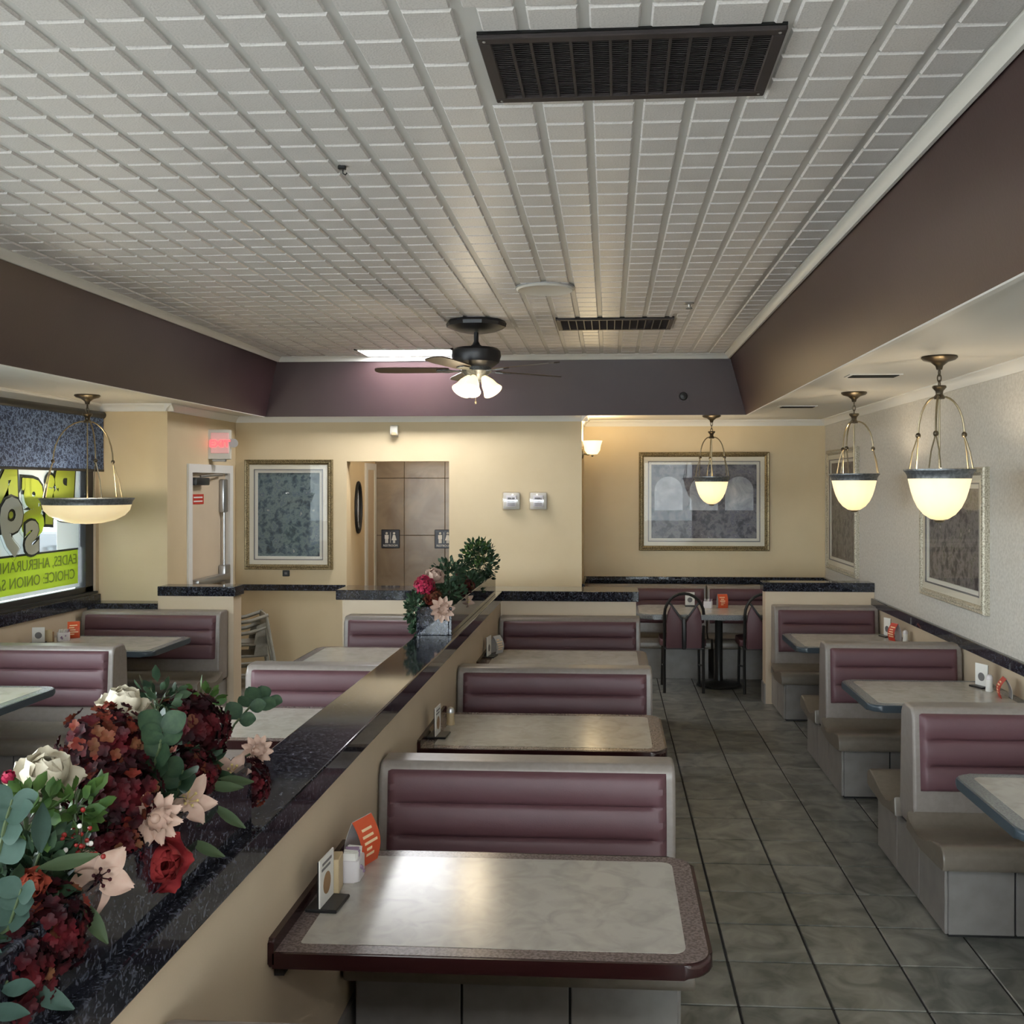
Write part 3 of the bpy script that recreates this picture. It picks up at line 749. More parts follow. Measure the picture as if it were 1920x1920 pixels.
def dining_chair(loc, rotz, label):
    t = thing('dining_chair', label, 'chair', loc, rotz, 'alcove dining chairs')
    w, hb = .172, .91
    # arched back tube, back on -Y side
    path = []
    for k in range(13):
        a = PI - PI * k / 12
        path.append((w * math.cos(a), -.205 - .03, .72 + .185 * math.sin(a)))
    left = [(-w, -.215, .02), (-w, -.195, .30), (-w, -.20, .46), (-w, -.225, .62)]
    right = [(-x, y, z) for x, y, z in left[::-1]]
    MB().tube(left + path[0:], .0135, 8).build('back_leg', 'blackmetal', t)
    MB().tube(right, .0135, 8).build('back_leg', 'blackmetal', t)
    for s in (-1, 1):
        MB().tube([(s * w, .20, .01), (s * .165, .19, .42)], .0125, 8).build('leg', 'blackmetal', t)
        MB().tube([(s * w, -.195, .26), (s * .168, .195, .20)], .008, 6).build('stretcher', 'blackmetal', t)
        MB().tube([(s * .165, -.2, .42), (s * .165, .19, .42)], .011, 6).build('seat_rail', 'blackmetal', t)
        # padded half back with slanted top (V notch)
        x0, x1 = (-.155, -.018) if s < 0 else (.018, .155)
        xo, xi = (x0, x1) if s < 0 else (x1, x0)
        poly = [(xi, .42), (xi, .66), (s * .125, .80), (s * .148, .745), (xo, .66), (xo, .42)]
        poly = [(s * .018, .42), (s * .018, .655), (s * .115, .80), (s * .145, .735), (s * .155, .64), (s * .155, .42)]
        MB().prism(poly, 'y', -.245, -.205, .010, 2).build('back_pad', 'vinyl', t)
    MB().rbox(-.016, .016, -.25, -.205, .41, .69, .006, 2).build('back_splat', 'blackmetal', t)
    MB().tube([(-w, -.222, .42), (w, -.222, .42)], .011, 6).build('back_rail', 'blackmetal', t)
    path = [(s * 0.001 + xx, -.228, zz) for s, xx, zz in [(0, -.125, .82), (0, -.06, .73), (0, 0, .665), (0, .06, .73), (0, .125, .82)]]
    MB().tube(path, .009, 6).build('v_brace', 'blackmetal', t)
    MB().prism(rrect(-.205, .205, -.185, .235, .07), 'z', .425, .485, .02, 3).build('seat', 'vinyl', t)
    return t
dining_chair((.663, 8.97, 0), 0, 'arch-backed burgundy chair in full view at the alcove table')
dining_chair((1.365, 8.96, 0), 0, 'arch-backed burgundy chair half hidden behind the right half wall')

# ---- high chairs
def high_chair(loc, rotz, label):
    t = thing('high_chair', label, 'high chair', loc, rotz, 'stacked high chairs')
    for sx in (-1, 1):
        MB().tube([(sx * .24, -.22, .005), (sx * .17, -.12, .50)], .016, 8).build('leg', 'wood', t)
        MB().tube([(sx * .24, .22, .005), (sx * .17, .13, .56)], .016, 8).build('leg', 'wood', t)
        MB().tube([(sx * .17, -.14, .50), (sx * .17, .0, .515), (sx * .17, .15, .56)], .018, 8).build('arm_rail', 'wood', t)
        MB().tube([(sx * .225, -.19, .14), (sx * .225, .19, .14)], .012, 8).build('side_stretcher', 'wood', t)
        MB().prism([(.02, .30), (.14, .30), (.14, .50), (.05, .47)], 'x', sx * .178 - .004, sx * .178 + .004).build('side_panel', 'wood', t, smooth=False)
    MB().rbox(-.17, .17, -.13, .15, .285, .31, .008, 2).build('seat', 'wood', t)
    MB().rbox(-.17, .17, .125, .145, .33, .57, .008, 2).build('backrest', 'wood', t)
    MB().tube([(-.17, -.14, .50), (-.09, -.17, .505), (0, -.18, .505), (.09, -.17, .505), (.17, -.14, .50)], .016, 8).build('front_rail', 'wood', t)
    MB().rbox(-.22, .22, -.215, -.18, .13, .15, .005, 1).build('foot_rest', 'wood', t)
    return t
high_chair((-3.34, 8.95, 0), R(-62), 'lower grey wooden high chair beside the far left wall')
high_chair((-3.34, 8.95, .105), R(-62), 'upper grey wooden high chair nested on the other by the far left wall')

# ================================================================== LAMPS
def pendant(loc, label, rr=.18, drop=.595, bowl_h=.27, energy=8, big=False, rot=0.0):
    t = thing('pendant_lamp', label, 'pendant lamp', loc, rot, 'bowl pendant lamps')
    MB().lathe([(.001, 0), (.088, 0), (.092, -.008), (.080, -.020), (.045, -.030), (.020, -.050), (.014, -.070), (.001, -.072)], 24).build('canopy', 'bronze', t)
    zh = -.165 if not big else -.15
    ch = MB(); k = 0; z = -.068
    while z > zh + .01:
        pts = []
        for q in range(13):
            a = 2 * PI * q / 12
            r1, r2 = .010, .020
            pts.append(((r1 * math.cos(a)) if k % 2 else 0, 0 if k % 2 else r1 * math.cos(a), z - .016 + r2 * math.sin(a)))
        ch.tube(pts, .0035, 6); z -= .031; k += 1
    ch.build('chain', 'bronze', t)
    MB().lathe([(.001, zh + .012), (.034, zh + .010), (.036, zh), (.020, zh - .018), (.018, zh - .034), (.030, zh - .050), (.026, zh - .060), (.001, zh - .062)], 16).build('hub', 'bronze', t)
    z0 = zh - .05; z1 = -drop
    zm = z0 + (z1 - z0) * .52
    for k in range(3):
        a = 2 * PI * k / 3
        ca, sa = math.cos(a), math.sin(a)
        rm = rr * .74; re = rr * .93
        p = []
        for q in range(9):
            s = q / 8
            r = .018 + (rm - .018) * math.sin(s * PI / 2) ** 1.15
            zz = z0 + .012 * math.sin(s * PI) + (zm - z0) * (1 - math.cos(s * PI / 2))
            p.append((r * ca, r * sa, zz))
        arm = MB().tube(p, .0055, 8).build('arm', 'brass', t)
        MB().ball((rm * ca, rm * sa, zm), .0145, 10, 8, 1.1).build('knot', 'bronze', arm)
        for d in (-1, 1):
            off = .028 * d
            e = (re * ca - sa * off, re * sa + ca * off, z1 + .004)
            mid = ((rm + re) / 2 * 1.03 * ca - sa * off * .7, (rm + re) / 2 * 1.03 * sa + ca * off * .7, (zm + z1) / 2)
            MB().tube([(rm * ca, rm * sa, zm), mid, e], .004, 6).build('strand', 'brass', arm)
    MB().tube([(0, 0, z0), (0, 0, z1 - .02)], .005, 8).build('stem', 'brass', t)
    rim = [(rr - .03, z1 - .004), (rr, z1), (rr, z1 - .008), (rr - .010, z1 - .018), (rr - .018, z1 - .034), (rr - .020, z1 - .050), (rr - .034, z1 - .050), (rr - .034, z1 - .004), (rr - .03, z1 - .004)]
    MB().lathe(rim, 40).build('rim', 'pewter', t)
    rb = rr - .022; zb = z1 - .048
    if big: prof = [(rb, 0), (rb * .96, -.30), (rb * .84, -.58), (rb * .62, -.82), (rb * .33, -.96), (.02, -1.0), (.0005, -1.0)]
    else: prof = [(rb, 0), (rb * .955, -.14), (rb * .895, -.32), (rb * .815, -.50), (rb * .69, -.69), (rb * .50, -.86), (rb * .27, -.97), (.0005, -1.0)]
    hb = bowl_h - .048
    MB().lathe([(r, zb + z * hb) for r, z in prof], 48, flute=(12, .012) if not big else None).build('glass_bowl', 'bowl', t, angle=60)
    if not big: MB().lathe([(.0005, zb - hb - .014), (.022, zb - hb - .010), (.032, zb - hb + .001), (.0005, zb - hb + .004)], 14).build('finial', 'brass', t)
    l = bpy.data.lights.new('pendant_bulb', 'POINT'); l.energy = energy; l.color = (1.0, .86, .64); l.shadow_soft_size = .035
    lo = bpy.data.objects.new('pendant_bulb', l); COL.objects.link(lo); lo.parent = t; lo.location = (0.0, 0, z1 - (.075 if not big else .03))
    return t
pendant((1.74, 5.30, SOF), 'bell-shaped glass pendant lamp nearest the viewer on the right', rot=.08)
pendant((1.79, 7.31, SOF), 'middle bell-shaped glass pendant lamp over the right booths', rot=-.12)
pendant((.995, 9.62, SOF), 'bell-shaped glass pendant lamp over the alcove table', rot=PI / 2)
pendant((-3.915, 7.17, SOF), 'wide shallow bowl pendant lamp hanging by the painted window', rr=.33, drop=.775, bowl_h=.195, energy=8, big=True, rot=PI + .2)

# sconce in the alcove
s = thing('wall_sconce', 'small lit glass wall sconce at the alcove corner', 'sconce', (-.262, 9.62, 2.18))
MB().lathe([(.001, 0), (.05, 0), (.05, .012), (.02, .02), (.001, .02)], 14, mtx=Matrix.Translation((0, 0, -.01)) @ Matrix.Rotation(R(90), 4, 'Y')).build('back_plate', 'brass', s)
MB().tube([(.01, 0, -.01), (.06, 0, -.02), (.10, 0, .0)], .008, 8).build('arm', 'brass', s)
MB().lathe([(.001, -.05), (.05, -.045), (.075, -.01), (.083, .04), (.098, .085), (.09, .085), (.07, .03), (.001, -.03)], 24, c=(.10, 0, .03)).build('glass_shade', 'bulb', s)
MB().ball((.10, 0, -.03), .012, 8, 6).build('finial', 'brass', s)
MB().tube([(.004, -.02, .06), (.004, -.02, .30)], .006, 6).build('conduit', 'white', s)
l = bpy.data.lights.new('sconce_bulb', 'POINT'); l.energy = 15; l.color = (1, .78, .45); l.shadow_soft_size = .04
lo = bpy.data.objects.new('sconce_bulb', l); COL.objects.link(lo); lo.parent = s; lo.location = (.10, 0, .13)

# ceiling fan
f = thing('ceiling_fan', 'dark five-blade ceiling fan with three lit glass shades', 'ceiling fan', (-.99, 7.30, CEIL))
MB().lathe([(.001, 0), (.215, 0), (.228, -.02), (.222, -.045), (.16, -.07), (.09, -.085), (.001, -.085)], 10).build('ceiling_medallion', 'fanbody', f)
MB().lathe([(.018, -.08), (.018, -.15), (.03, -.175), (.065, -.20), (.001, -.20)], 16).build('downrod', 'fanbody', f)
MB().lathe([(.001, -.19), (.07, -.195), (.16, -.205), (.182, -.225), (.186, -.26), (.17, -.31), (.12, -.345), (.001, -.35)], 32).build('motor_housing', 'fanbody', f)
MB().lathe([(.11, -.345), (.115, -.375), (.08, -.41), (.05, -.44), (.03, -.455), (.001, -.46)], 24).build('light_hub', 'pewter', f)
for k in range(5):
    a = R(182) + 2 * PI * k / 5
    mtx = Matrix.Rotation(a, 4, 'Z') @ Matrix.Translation((0, 0, -.365)) @ Matrix.Rotation(R(9), 4, 'X')
    bl = MB().prism([(.20, -.05), (.26, -.062), (.60, -.07), (.73, -.06), (.755, -.035), (.76, 0), (.755, .035), (.73, .06), (.60, .07), (.26, .062), (.20, .05)], 'z', -.004, .004, mtx=mtx).build('fan_blade', 'fanblade', f, smooth=False)
    MB().prism([(.09, -.02), (.16, -.014), (.21, -.04), (.29, -.03), (.30, 0), (.29, .03), (.21, .04), (.16, .014), (.09, .02)], 'z', -.012, -.005, mtx=mtx).build('blade_bracket', 'pewter', bl, smooth=False)
for k, a in enumerate((R(-128), R(-98), R(-28))):
    d = Vector((math.cos(a), math.sin(a), 0))
    q = Vector((0, 0, -1)).rotation_difference((d * .75 + Vector((0, 0, -1))).normalized()).to_matrix().to_4x4()
    base = d * .06 + Vector((0, 0, -.41))
    mtx = Matrix.Translation(base) @ q
    sh_ = MB().lathe([(.018, -.01), (.032, -.035), (.050, -.075), (.060, -.12), (.076, -.155), (.072, -.155), (.055, -.11), (.03, -.05), (.001, -.03)], 20, mtx=mtx).build('glass_shade', 'bulb', f)
    MB().lathe([(.001, .01), (.02, .008), (.024, -.012), (.001, -.014)], 12, mtx=mtx).build('socket', 'pewter', sh_)
MB().tube([(0, -.03, -.45), (0, -.03, -.60)], .0022, 5).ball((0, -.03, -.61), .009, 8, 6, 1.6).build('pull_chain', 'bronze', f)
l = bpy.data.lights.new('fan_bulb', 'POINT'); l.energy = 9; l.color = (1, .84, .6); l.shadow_soft_size = .09
lo = bpy.data.objects.new('fan_bulb', l); COL.objects.link(lo); lo.parent = f; lo.location = (0, -.12, -.62)

# ceiling light panels; the two behind the viewer are added for fill light
for k, (a, b, c, d) in enumerate(LIGHTP):
    t = thing('ceiling_light', ['bright white rectangular ceiling light panel at the far end of the tray', 'added unseen light panel behind the viewer on the left', 'added unseen light panel behind the viewer on the right'][k], 'ceiling light', ((a + b) / 2, (c + d) / 2, CEIL), 0, 'ceiling light panels')
    w, h = (b - a) / 2, (d - c) / 2
    MB().box(-w, w, -h, -h + .025, -.006, .01).box(-w, w, h - .025, h, -.006, .01).box(-w, -w + .025, -h, h, -.006, .01).box(w - .025, w, -h, h, -.006, .01).build('light_frame', 'white', t, smooth=False)
    MB().box(-w + .02, w - .02, -h + .02, h - .02, -.002, .008).build('diffuser', 'panel_light', t, smooth=False)

# ---- ceiling vents
def ceiling_vent(a, b, c, d, label, tilt=0.0):
    t = thing('ceiling_vent', label, 'vent', ((a + b) / 2, (c + d) / 2, CEIL), tilt, 'brown ceiling vents')
    w, h = (b - a) / 2, (d - c) / 2; fr = .035
    MB().box(-w, w, -h, h, .0, .007).build('backing', 'hole', t, smooth=False)
    for q in ((-w, w, -h, -h + fr), (-w, w, h - fr, h), (-w, -w + fr, -h + fr, h - fr), (w - fr, w, -h + fr, h - fr)):
        MB().rbox(*q, -.014, .0, .003, 1).build('frame_bar', 'grille', t)
    n = 14
    for k in range(1, n):
        x = -w + fr + (2 * w - 2 * fr) * k / n
        MB().box(x - .004, x + .004, -h + fr, h - fr, -.013, -.001).build('divider', 'grille', t, smooth=False)
    sl = MB(); ns = 30
    for k in range(ns):
        y = -h + fr + (2 * h - 2 * fr) * (k + .5) / ns
        sl.box(-w + fr, w - fr, -.0035, .0035, -.0008, .0008, Matrix.Translation((0, y, -.006)) @ Matrix.Rotation(R(35), 4, 'X'))
    o = sl.build('louvre_slats', 'grille', t, smooth=False); o['kind'] = 'stuff'
    for sx in (-1, 1):
        for sy in (-1, 1):
            MB().ball((sx * (w - .018), sy * (h - .018), -.0145), .005, 8, 4, .5).build('screw', 'metal', t)
ceiling_vent(*VENTS[0], 'large brown ceiling vent nearest the viewer', R(-.6))
ceiling_vent(*VENTS[1], 'brown ceiling vent beside the ceiling fan', 0)
for k, (x, y, lab) in enumerate(((1.63, 6.18, 'slim dark air slot in the right soffit between two pendants'), (1.62, 8.58, 'slim dark air slot in the right soffit near the alcove'))):
    t = thing('soffit_vent', lab, 'vent', (x, y, SOF))
    MB().box(-.16, .16, -.075, .075, -.006, .0).build('vent_frame', 'soffit', t, smooth=False)
    for q in range(6):
        MB().box(-.14, .14, -.008, .008, -.010, -.006, Matrix.Translation((0, -.055 + q * .022, 0))).build('slat', 'hole', t, smooth=False)
t = thing('ceiling_speaker', 'flat white round ceiling speaker in front of the fan', 'speaker', (-.395, 6.10, CEIL))
MB().lathe([(.001, 0), (.18, 0), (.182, -.008), (.17, -.016), (.160, -.012), (.001, -.014)], 36).build('speaker_grille', 'white', t)
MB().lathe([(.186, .004), (.186, -.004), (.176, -.004)], 36).build('trim_ring', 'grey', t)
t = thing('sprinkler', 'small sprinkler head near the right fascia', 'sprinkler', (.538, 6.65, CEIL))
MB().lathe([(.001, 0), (.035, 0), (.03, -.008), (.012, -.012), (.010, -.03), (.001, -.03)], 14).build('escutcheon', 'metal', t)
MB().lathe([(.001, -.04), (.022, -.04), (.022, -.036), (.001, -.034)], 12).tube([(.010, 0, -.028), (.012, 0, -.038)], .003, 5).tube([(-.010, 0, -.028), (-.012, 0, -.038)], .003, 5).build('deflector', 'pewter', t)
t = thing('ceiling_hook', 'tiny dark hook in the ceiling grid', 'hook', (-1.02, 3.72, CEIL))
MB().rbox(-.018, .012, -.01, .01, -.014, .002, .003, 1).build('hook_plate', 'black', t)
MB().tube([(0, 0, -.012), (0, 0, -.028), (.010, 0, -.034), (.016, 0, -.026)], .003, 6).build('hook', 'black', t)
t = thing('smoke_sensor', 'small dark dome sensor on the far fascia', 'sensor', (.70, 9.325, 2.70))
MB().lathe([(.001, -.02), (.045, -.02), (.045, -.005), (.03, .028), (.001, .034)], 18, mtx=Matrix.Rotation(R(90), 4, 'X')).build('dome', 'black', t)
MB().box(-.05, .05, -.004, .02, -.05, .05).build('base_plate', 'fascia', t, smooth=False)

# ================================================================== WALL THINGS
def canvas(name, cols, scale, dist):
    m = mat(name, cols[0], 0.55)
    nt = m.node_tree; b = nt.nodes['Principled BSDF']
    tc = [n for n in nt.nodes if n.type == 'TEX_COORD'][0]
    n1 = nt.nodes.new('ShaderNodeTexNoise'); n1.inputs['Scale'].default_value = scale; n1.inputs['Detail'].default_value = 9; n1.inputs['Distortion'].default_value = dist; n1.inputs['Roughness'].default_value = .65
    r = nt.nodes.new('ShaderNodeValToRGB')
    el = r.color_ramp.elements
    el[0].position = .36; el[0].color = (*cols[0], 1); el[1].position = .70; el[1].color = (*cols[-1], 1)
    for k, c in enumerate(cols[1:-1]):
        e = el.new(.36 + .34 * (k + 1) / (len(cols) - 1)); e.color = (*c, 1)
    nt.links.new(tc.outputs['Object'], n1.inputs['Vector']); nt.links.new(n1.outputs['Fac'], r.inputs['Fac']); nt.links.new(r.outputs['Color'], b.inputs['Base Color'])
    return m
M['art_blue'] = canvas('blue_green_garden_print', [(.015, .026, .036), (.04, .07, .09), (.13, .17, .165), (.06, .095, .13), (.36, .36, .30)], 13, .25)
M['art_violet'] = canvas('violet_grey_terrace_print', [(.018, .017, .028), (.06, .06, .08), (.14, .135, .155), (.07, .07, .11), (.33, .31, .32)], 12, .2)
M['art_sepia'] = canvas('brown_grey_garden_print', [(.035, .028, .028), (.09, .075, .072), (.18, .16, .15), (.08, .078, .055), (.34, .30, .28)], 11, .2)
M['art_sky'] = canvas('pale_arch_print', [(.22, .24, .30), (.35, .38, .44), (.55, .57, .60)], 5, .8)
def picture(loc, rotz, w, h, art, label, fw=.055, lw=.045, mw=.03, arches=False, fm='gold'):
    t = thing('framed_picture', label, 'picture', loc, rotz, 'framed pictures')   # origin at centre back
    W, H = w / 2, h / 2
    prof = [(0, 0), (0, -.030), (.008, -.040), (.022, -.034), (.034, -.038), (.046, -.026), (fw, -.022), (fw, 0)]
    # moulding: four mitred bars
    for k in range(4):
        ang = k * PI / 2
        L, Dd = (W, H) if k % 2 == 0 else (H, W)
        vs = []; n = len(prof)
        for sgn in (-1, 1):
            for (q, dep) in prof:
                vs.append((sgn * (L - q), dep, -(Dd - q)))
        fs = [(i, (i + 1) % n, n + (i + 1) % n, n + i) for i in range(n)]
        MB().add(vs, fs, Matrix.Rotation(ang, 4, 'Y')).build('frame_moulding', fm, t, angle=25)
    bd = MB(); step = .022
    for k in range(4):
        L, Dd = (W, H) if k % 2 == 0 else (H, W)
        nb = int(2 * (L - .03) / step)
        for q in range(nb):
            x = -L + .03 + (2 * L - .06) * (q + .5) / nb
            bd.ball((x, -.036, -(Dd - .028)), .0075, 6, 4, mtx=Matrix.Rotation(k * PI / 2, 4, 'Y'))
    o = bd.build('beading', fm, t); o['kind'] = 'stuff'
    def ring(name, o_, i_, y0, y1, m):
        a, b = W - o_, H - o_; c, d = W - i_, H - i_
        mb = MB()
        mb.box(-a, a, y0, y1, d, b).box(-a, a, y0, y1, -b, -d).box(-a, -c, y0, y1, -d, d).box(c, a, y0, y1, -d, d)
        return mb.build(name, m, t, smooth=False)
    ring('liner', fw - .004, fw + lw, -.026, -.002, 'liner')
    ring('liner_line', fw + lw - .006, fw + lw + .003, -.0265, -.004, 'print_grey')
    ring('mat_board', fw + lw, fw + lw + mw, -.018, -.002, 'matboard')
    e = fw + lw + mw - .004
    cv_ = MB().box(-W + e, W - e, -.008, 0, -H + e, H - e).build('art_print', art, t, smooth=False)
    if arches:
        aw = (W - e) * 2 / 3
        for k in range(3):
            cx_ = -W + e + aw * (k + .5); r = aw * .40
            poly = [(cx_ - r, -H * .18)] + [(cx_ - r * math.cos(PI * q / 14), H * .22 + r * math.sin(PI * q / 14)) for q in range(15)] + [(cx_ + r, -H * .18)]
            MB().prism(poly, 'y', -.0095, -.008).build('printed_arch', 'art_sky', cv_, smooth=False)
    MB().box(-W + fw + .002, W - fw - .002, -.0295, -.0275, -H + fw + .002, H - fw - .002).build('glass', 'glass', t, smooth=False)
    return t
picture((-3.14, YW, 1.573), 0, .88, 1.08, 'art_blue', 'tall blue-green garden picture left of the restroom opening')
picture((.989, YA, 1.692), 0, 1.35, 1.03, 'art_violet', 'wide violet-grey picture with arches on the alcove back wall', arches=True)
picture((XR, 9.55, 1.615), R(-90), 1.20, 1.19, 'art_sepia', 'sharply foreshortened picture on the right wall near the alcove', fm='champagne')
picture((XR, 6.535, 1.53), R(-90), 1.20, .88, 'art_sepia', 'brown garden picture on the right wall behind the nearest pendant', fm='champagne')

def sq_light(x, label):
    t = thing('thermostat', label, 'thermostat', (x, YW, 1.618), 0, 'paired boxes on the far cream wall')
    MB().rbox(-.08, .08, -.025, 0, .01, .17, .01, 2).build('back_box', 'offwhite', t)
    MB().rbox(-.05, .05, -.045, -.02, .035, .145, .006, 2).build('dial_unit', 'cup', t)
    MB().box(-.035, .035, -.047, -.045, .105, .125).build('display', 'print_grey', t, smooth=False)
    for k in range(3): MB().box(-.035, .035, -.047, -.045, .05 + k * .016, .056 + k * .016).build('vent_line', 'print_grey', t, smooth=False)
    MB().rbox(-.09, .09, -.062, -.002, 0, .18, .014, 2).build('clear_cover', 'cover', t)
    return t
M['cover'] = glazing('clear_plastic_cover', (.95, .95, .97), 2.2)
sq_light(-.942, 'left clear-covered thermostat box on the far cream wall')
sq_light(-.68, 'right clear-covered thermostat box on the far cream wall')
t = thing('motion_sensor', 'small cream motion sensor high on the far wall', 'sensor', (-2.088, YW, 2.33))
MB().prism([(0, 0), (-.045, .02), (-.06, .06), (-.05, .11), (0, .12)], 'x', -.038, .038, .008, 2).build('sensor_body', 'offwhite', t)
MB().rbox(-.026, .026, -.055, -.03, .015, .05, .006, 1).build('sensor_lens', 'tan', t)
t = thing('wall_socket', 'small dark wall plate below the tall picture', 'socket', (-3.17, YW, .965))
MB().rbox(-.035, .035, -.010, 0, 0, .06, .004, 1).build('plate', 'black', t)
MB().rbox(-.014, .014, -.014, -.008, .018, .042, .003, 1).build('socket_face', 'print_grey', t)
# restroom signs and corridor things
M['sign_dark'] = mat('navy_sign_plate', (0.012, 0.012, 0.022), 0.35)
def restroom_sign(x, label):
    t = thing('restroom_sign', label, 'sign', (x, 10.90, 1.155), 0, 'restroom signs')
    MB().rbox(-.105, .105, -.012, 0, 0, .21, .006, 1).build('sign_plate', 'sign_dark', t)
    for sx in (-1, 1):
        p = MB(); ox = sx * .042
        p.ball((ox, -.013, .168), .014, 10, 6)
        if sx < 0:
            p.box(ox - .022, ox + .022, -.016, -.012, .105, .150).box(ox - .016, ox - .002, -.016, -.012, .058, .105).box(ox + .002, ox + .016, -.016, -.012, .058, .105)
        else:
            p.prism([(ox - .012, .150), (ox + .012, .150), (ox + .028, .09), (ox - .028, .09)], 'y', -.016, -.012)
            p.box(ox - .012, ox - .002, -.016, -.012, .058, .092).box(ox + .002, ox + .012, -.016, -.012, .058, .092)
        p.build('pictogram', 'card', t, smooth=False)
    MB().box(-.002, .002, -.016, -.012, .06, .18).build('divider_line', 'card', t, smooth=False)
    me = text_mesh('RESTROOM', .032, .0015, 'card', 'sign_lettering', 0, 'CENTER')
    place('sign_lettering', me, t, (0, -.0135, .02), (R(90), 0, 0))
restroom_sign(-2.444, 'dark restroom sign fully in view on the marble wall')
restroom_sign(-1.84, 'dark restroom sign cut off by the opening edge')
t = thing('oval_mirror', 'small black-framed oval mirror inside the restroom corridor', 'mirror', (-2.62, 10.12, 1.63))
prof = [(math.cos(a) * .11, math.sin(a) * .26) for a in [2 * PI * k / 28 for k in range(28)]]
MB().tube([(.012, y, z) for y, z in prof] + [(.012, prof[0][0], prof[0][1])], .016, 8).build('mirror_frame', 'black', t)
MB().prism(prof, 'x', .0, .008).build('mirror_glass', mat('mirror_silver', (.7, .7, .7), .04, metal=1), t, smooth=False)
t = thing('corridor_light', 'three-globe corridor light above the restroom opening, out of direct view', 'wall lamp', (-1.6, 9.66, 2.32))
MB().rbox(-.3, .3, -.01, .03, -.03, .03, .01, 1).build('bar', 'metal', t)
for k in (-1, 0, 1): MB().ball((k * .2, .07, 0), .045, 12, 8).build('globe', 'bulb', t)
l = bpy.data.lights.new('corridor_bulb', 'POINT'); l.energy = 16; l.color = (1, .88, .7); l.shadow_soft_size = .08
lo = bpy.data.objects.new('corridor_bulb', l); COL.objects.link(lo); lo.parent = t; lo.location = (0, .2, -.02)

# ================================================================== TABLE-TOP THINGS
TZ = .7022
def card_holder(loc, rotz, label, mark='oval', h=.135, w=.105, group='table card holders'):
    """card faces local +X"""
    t = thing('card_holder', label, 'card holder', (*loc, TZ), rotz, group)
    MB().rbox(-.045, .045, -w / 2 - .004, w / 2 + .004, 0, .010, .003, 1).build('stand_base', 'black', t)
    MB().box(-.010, -.006, -w / 2, w / 2, .008, h).build('stand_back', 'black', t, smooth=False)
    c = MB().box(-.006, -.002, -w / 2, w / 2, .010, h + .004).build('card', 'card', t, smooth=False)
    x0, x1 = -.002, -.0012
    if mark == 'oval':
        MB().prism([(.028 * math.cos(2 * PI * k / 20), .062 + .030 * math.sin(2 * PI * k / 20)) for k in range(20)], 'x', x0, x1).build('printed_oval', 'print_brown', c, smooth=False)
        for k, (a, b) in enumerate(((-.035, .035), (-.04, .025))):
            MB().box(x0, x1, a, b, .118 - k * .014, .125 - k * .014).build('printed_line', 'print_grey', c, smooth=False)
    else:
        MB().prism([(.024 * math.cos(2 * PI * k / 20), .06 + .024 * math.sin(2 * PI * k / 20)) for k in range(20)], 'x', x0, x1).build('printed_disc', 'print_grey', c, smooth=False)
    return t
def tan_card(loc, rotz, label, h=.10, w=.075):
    t = thing('menu_card', label, 'card', (*loc, TZ), rotz, 'tan menu cards')
    MB().rbox(-.012, .012, -w / 2, w / 2, 0, h * .8, .002, 1).build('card_sleeve', 'print_brown', t)
    MB().rbox(-.008, .020, -w / 2 - .004, w / 2 - .012, .001, h, .002, 1).build('card_stack', 'tan', t)
    return t
def sugar_caddy(loc, rotz, label):
    t = thing('sugar_caddy', label, 'caddy', (*loc, TZ), rotz, 'sugar caddies')
    MB().prism(rrect(-.030, .030, -.042, .042, .014), 'z', 0, .062, .004, 2).build('cup', 'cup', t)
    for k in range(9):
        MB().box(-.020, .020, -.0018, .0018, 0, .03, Matrix.Translation((random.uniform(-.004, .004), -.032 + k * .008, .054)) @ Matrix.Rotation(random.uniform(-.2, .2), 4, 'X') @ Matrix.Rotation(random.uniform(-.15, .15), 4, 'Y')).build('sugar_packet', random.choice(('card', 'card', 'print_mauve', 'cup')), t, smooth=False)
    for k in range(5):
        a = random.uniform(-.022, .022); z = random.uniform(.012, .042)
        MB().ball((.030, a, z), .006, 8, 6, 1).build('printed_spot', 'print_mauve', t)
    return t
def tent_leaflet(loc, rotz, label, h=.135, w=.085, col='orange'):
    """folded leaflet standing as a tent; front page bows towards local +X"""
    t = thing('leaflet', label, 'leaflet', (*loc, TZ), rotz, 'folded leaflets')
    def page(sg, bow, foot):
        n = 8; poly = []
        for k in range(n + 1):
            s = k / n
            poly.append((sg * (foot * (1 - s) + bow * math.sin(PI * s)), h * s))
        inner = [(x - sg * .0016, z) for x, z in poly[::-1]]
        inner[0] = (inner[0][0], h - .0008)
        return poly + inner
    p = page(1, .022, .024)
    f = MB().prism(p, 'y', -w / 2, w / 2).build('front_page', col, t, angle=40)
    MB().prism(page(-1, .012, .030), 'y', -w / 2, w / 2).build('back_page', 'grey', t, angle=40)
    for k in range(5):
        s = .25 + k * .13
        x = .024 * (1 - s) + .022 * math.sin(PI * s) + .0004; z = h * s
        y0 = random.uniform(-.035, -.02); y1 = random.uniform(.0, .034)
        MB().box(-.0006, .0006, y0, y1, -.004, .004, Matrix.Translation((x, 0, z)) @ Matrix.Rotation(-math.atan2(-.024 + .022 * PI * math.cos(PI * s), h) * -1, 4, 'Y')).build('printed_line', 'print_cream', f, smooth=False)
    return t
def shaker(loc, label, m='card', h=.10):
    t = thing('shaker', label, 'shaker', (*loc, TZ), 0, 'shakers and bottles')
    MB().lathe([(.001, 0), (.020, 0), (.021, .004), (.018, .03), (.019, h * .7), (.001, h * .7)], 14).build('body', m, t)
    MB().lathe([(.0195, h * .68), (.0195, h * .82), (.014, h * .95), (.005, h), (.001, h)], 14).build('cap', 'metal' if m != 'card' else 'cup', t)
    return t
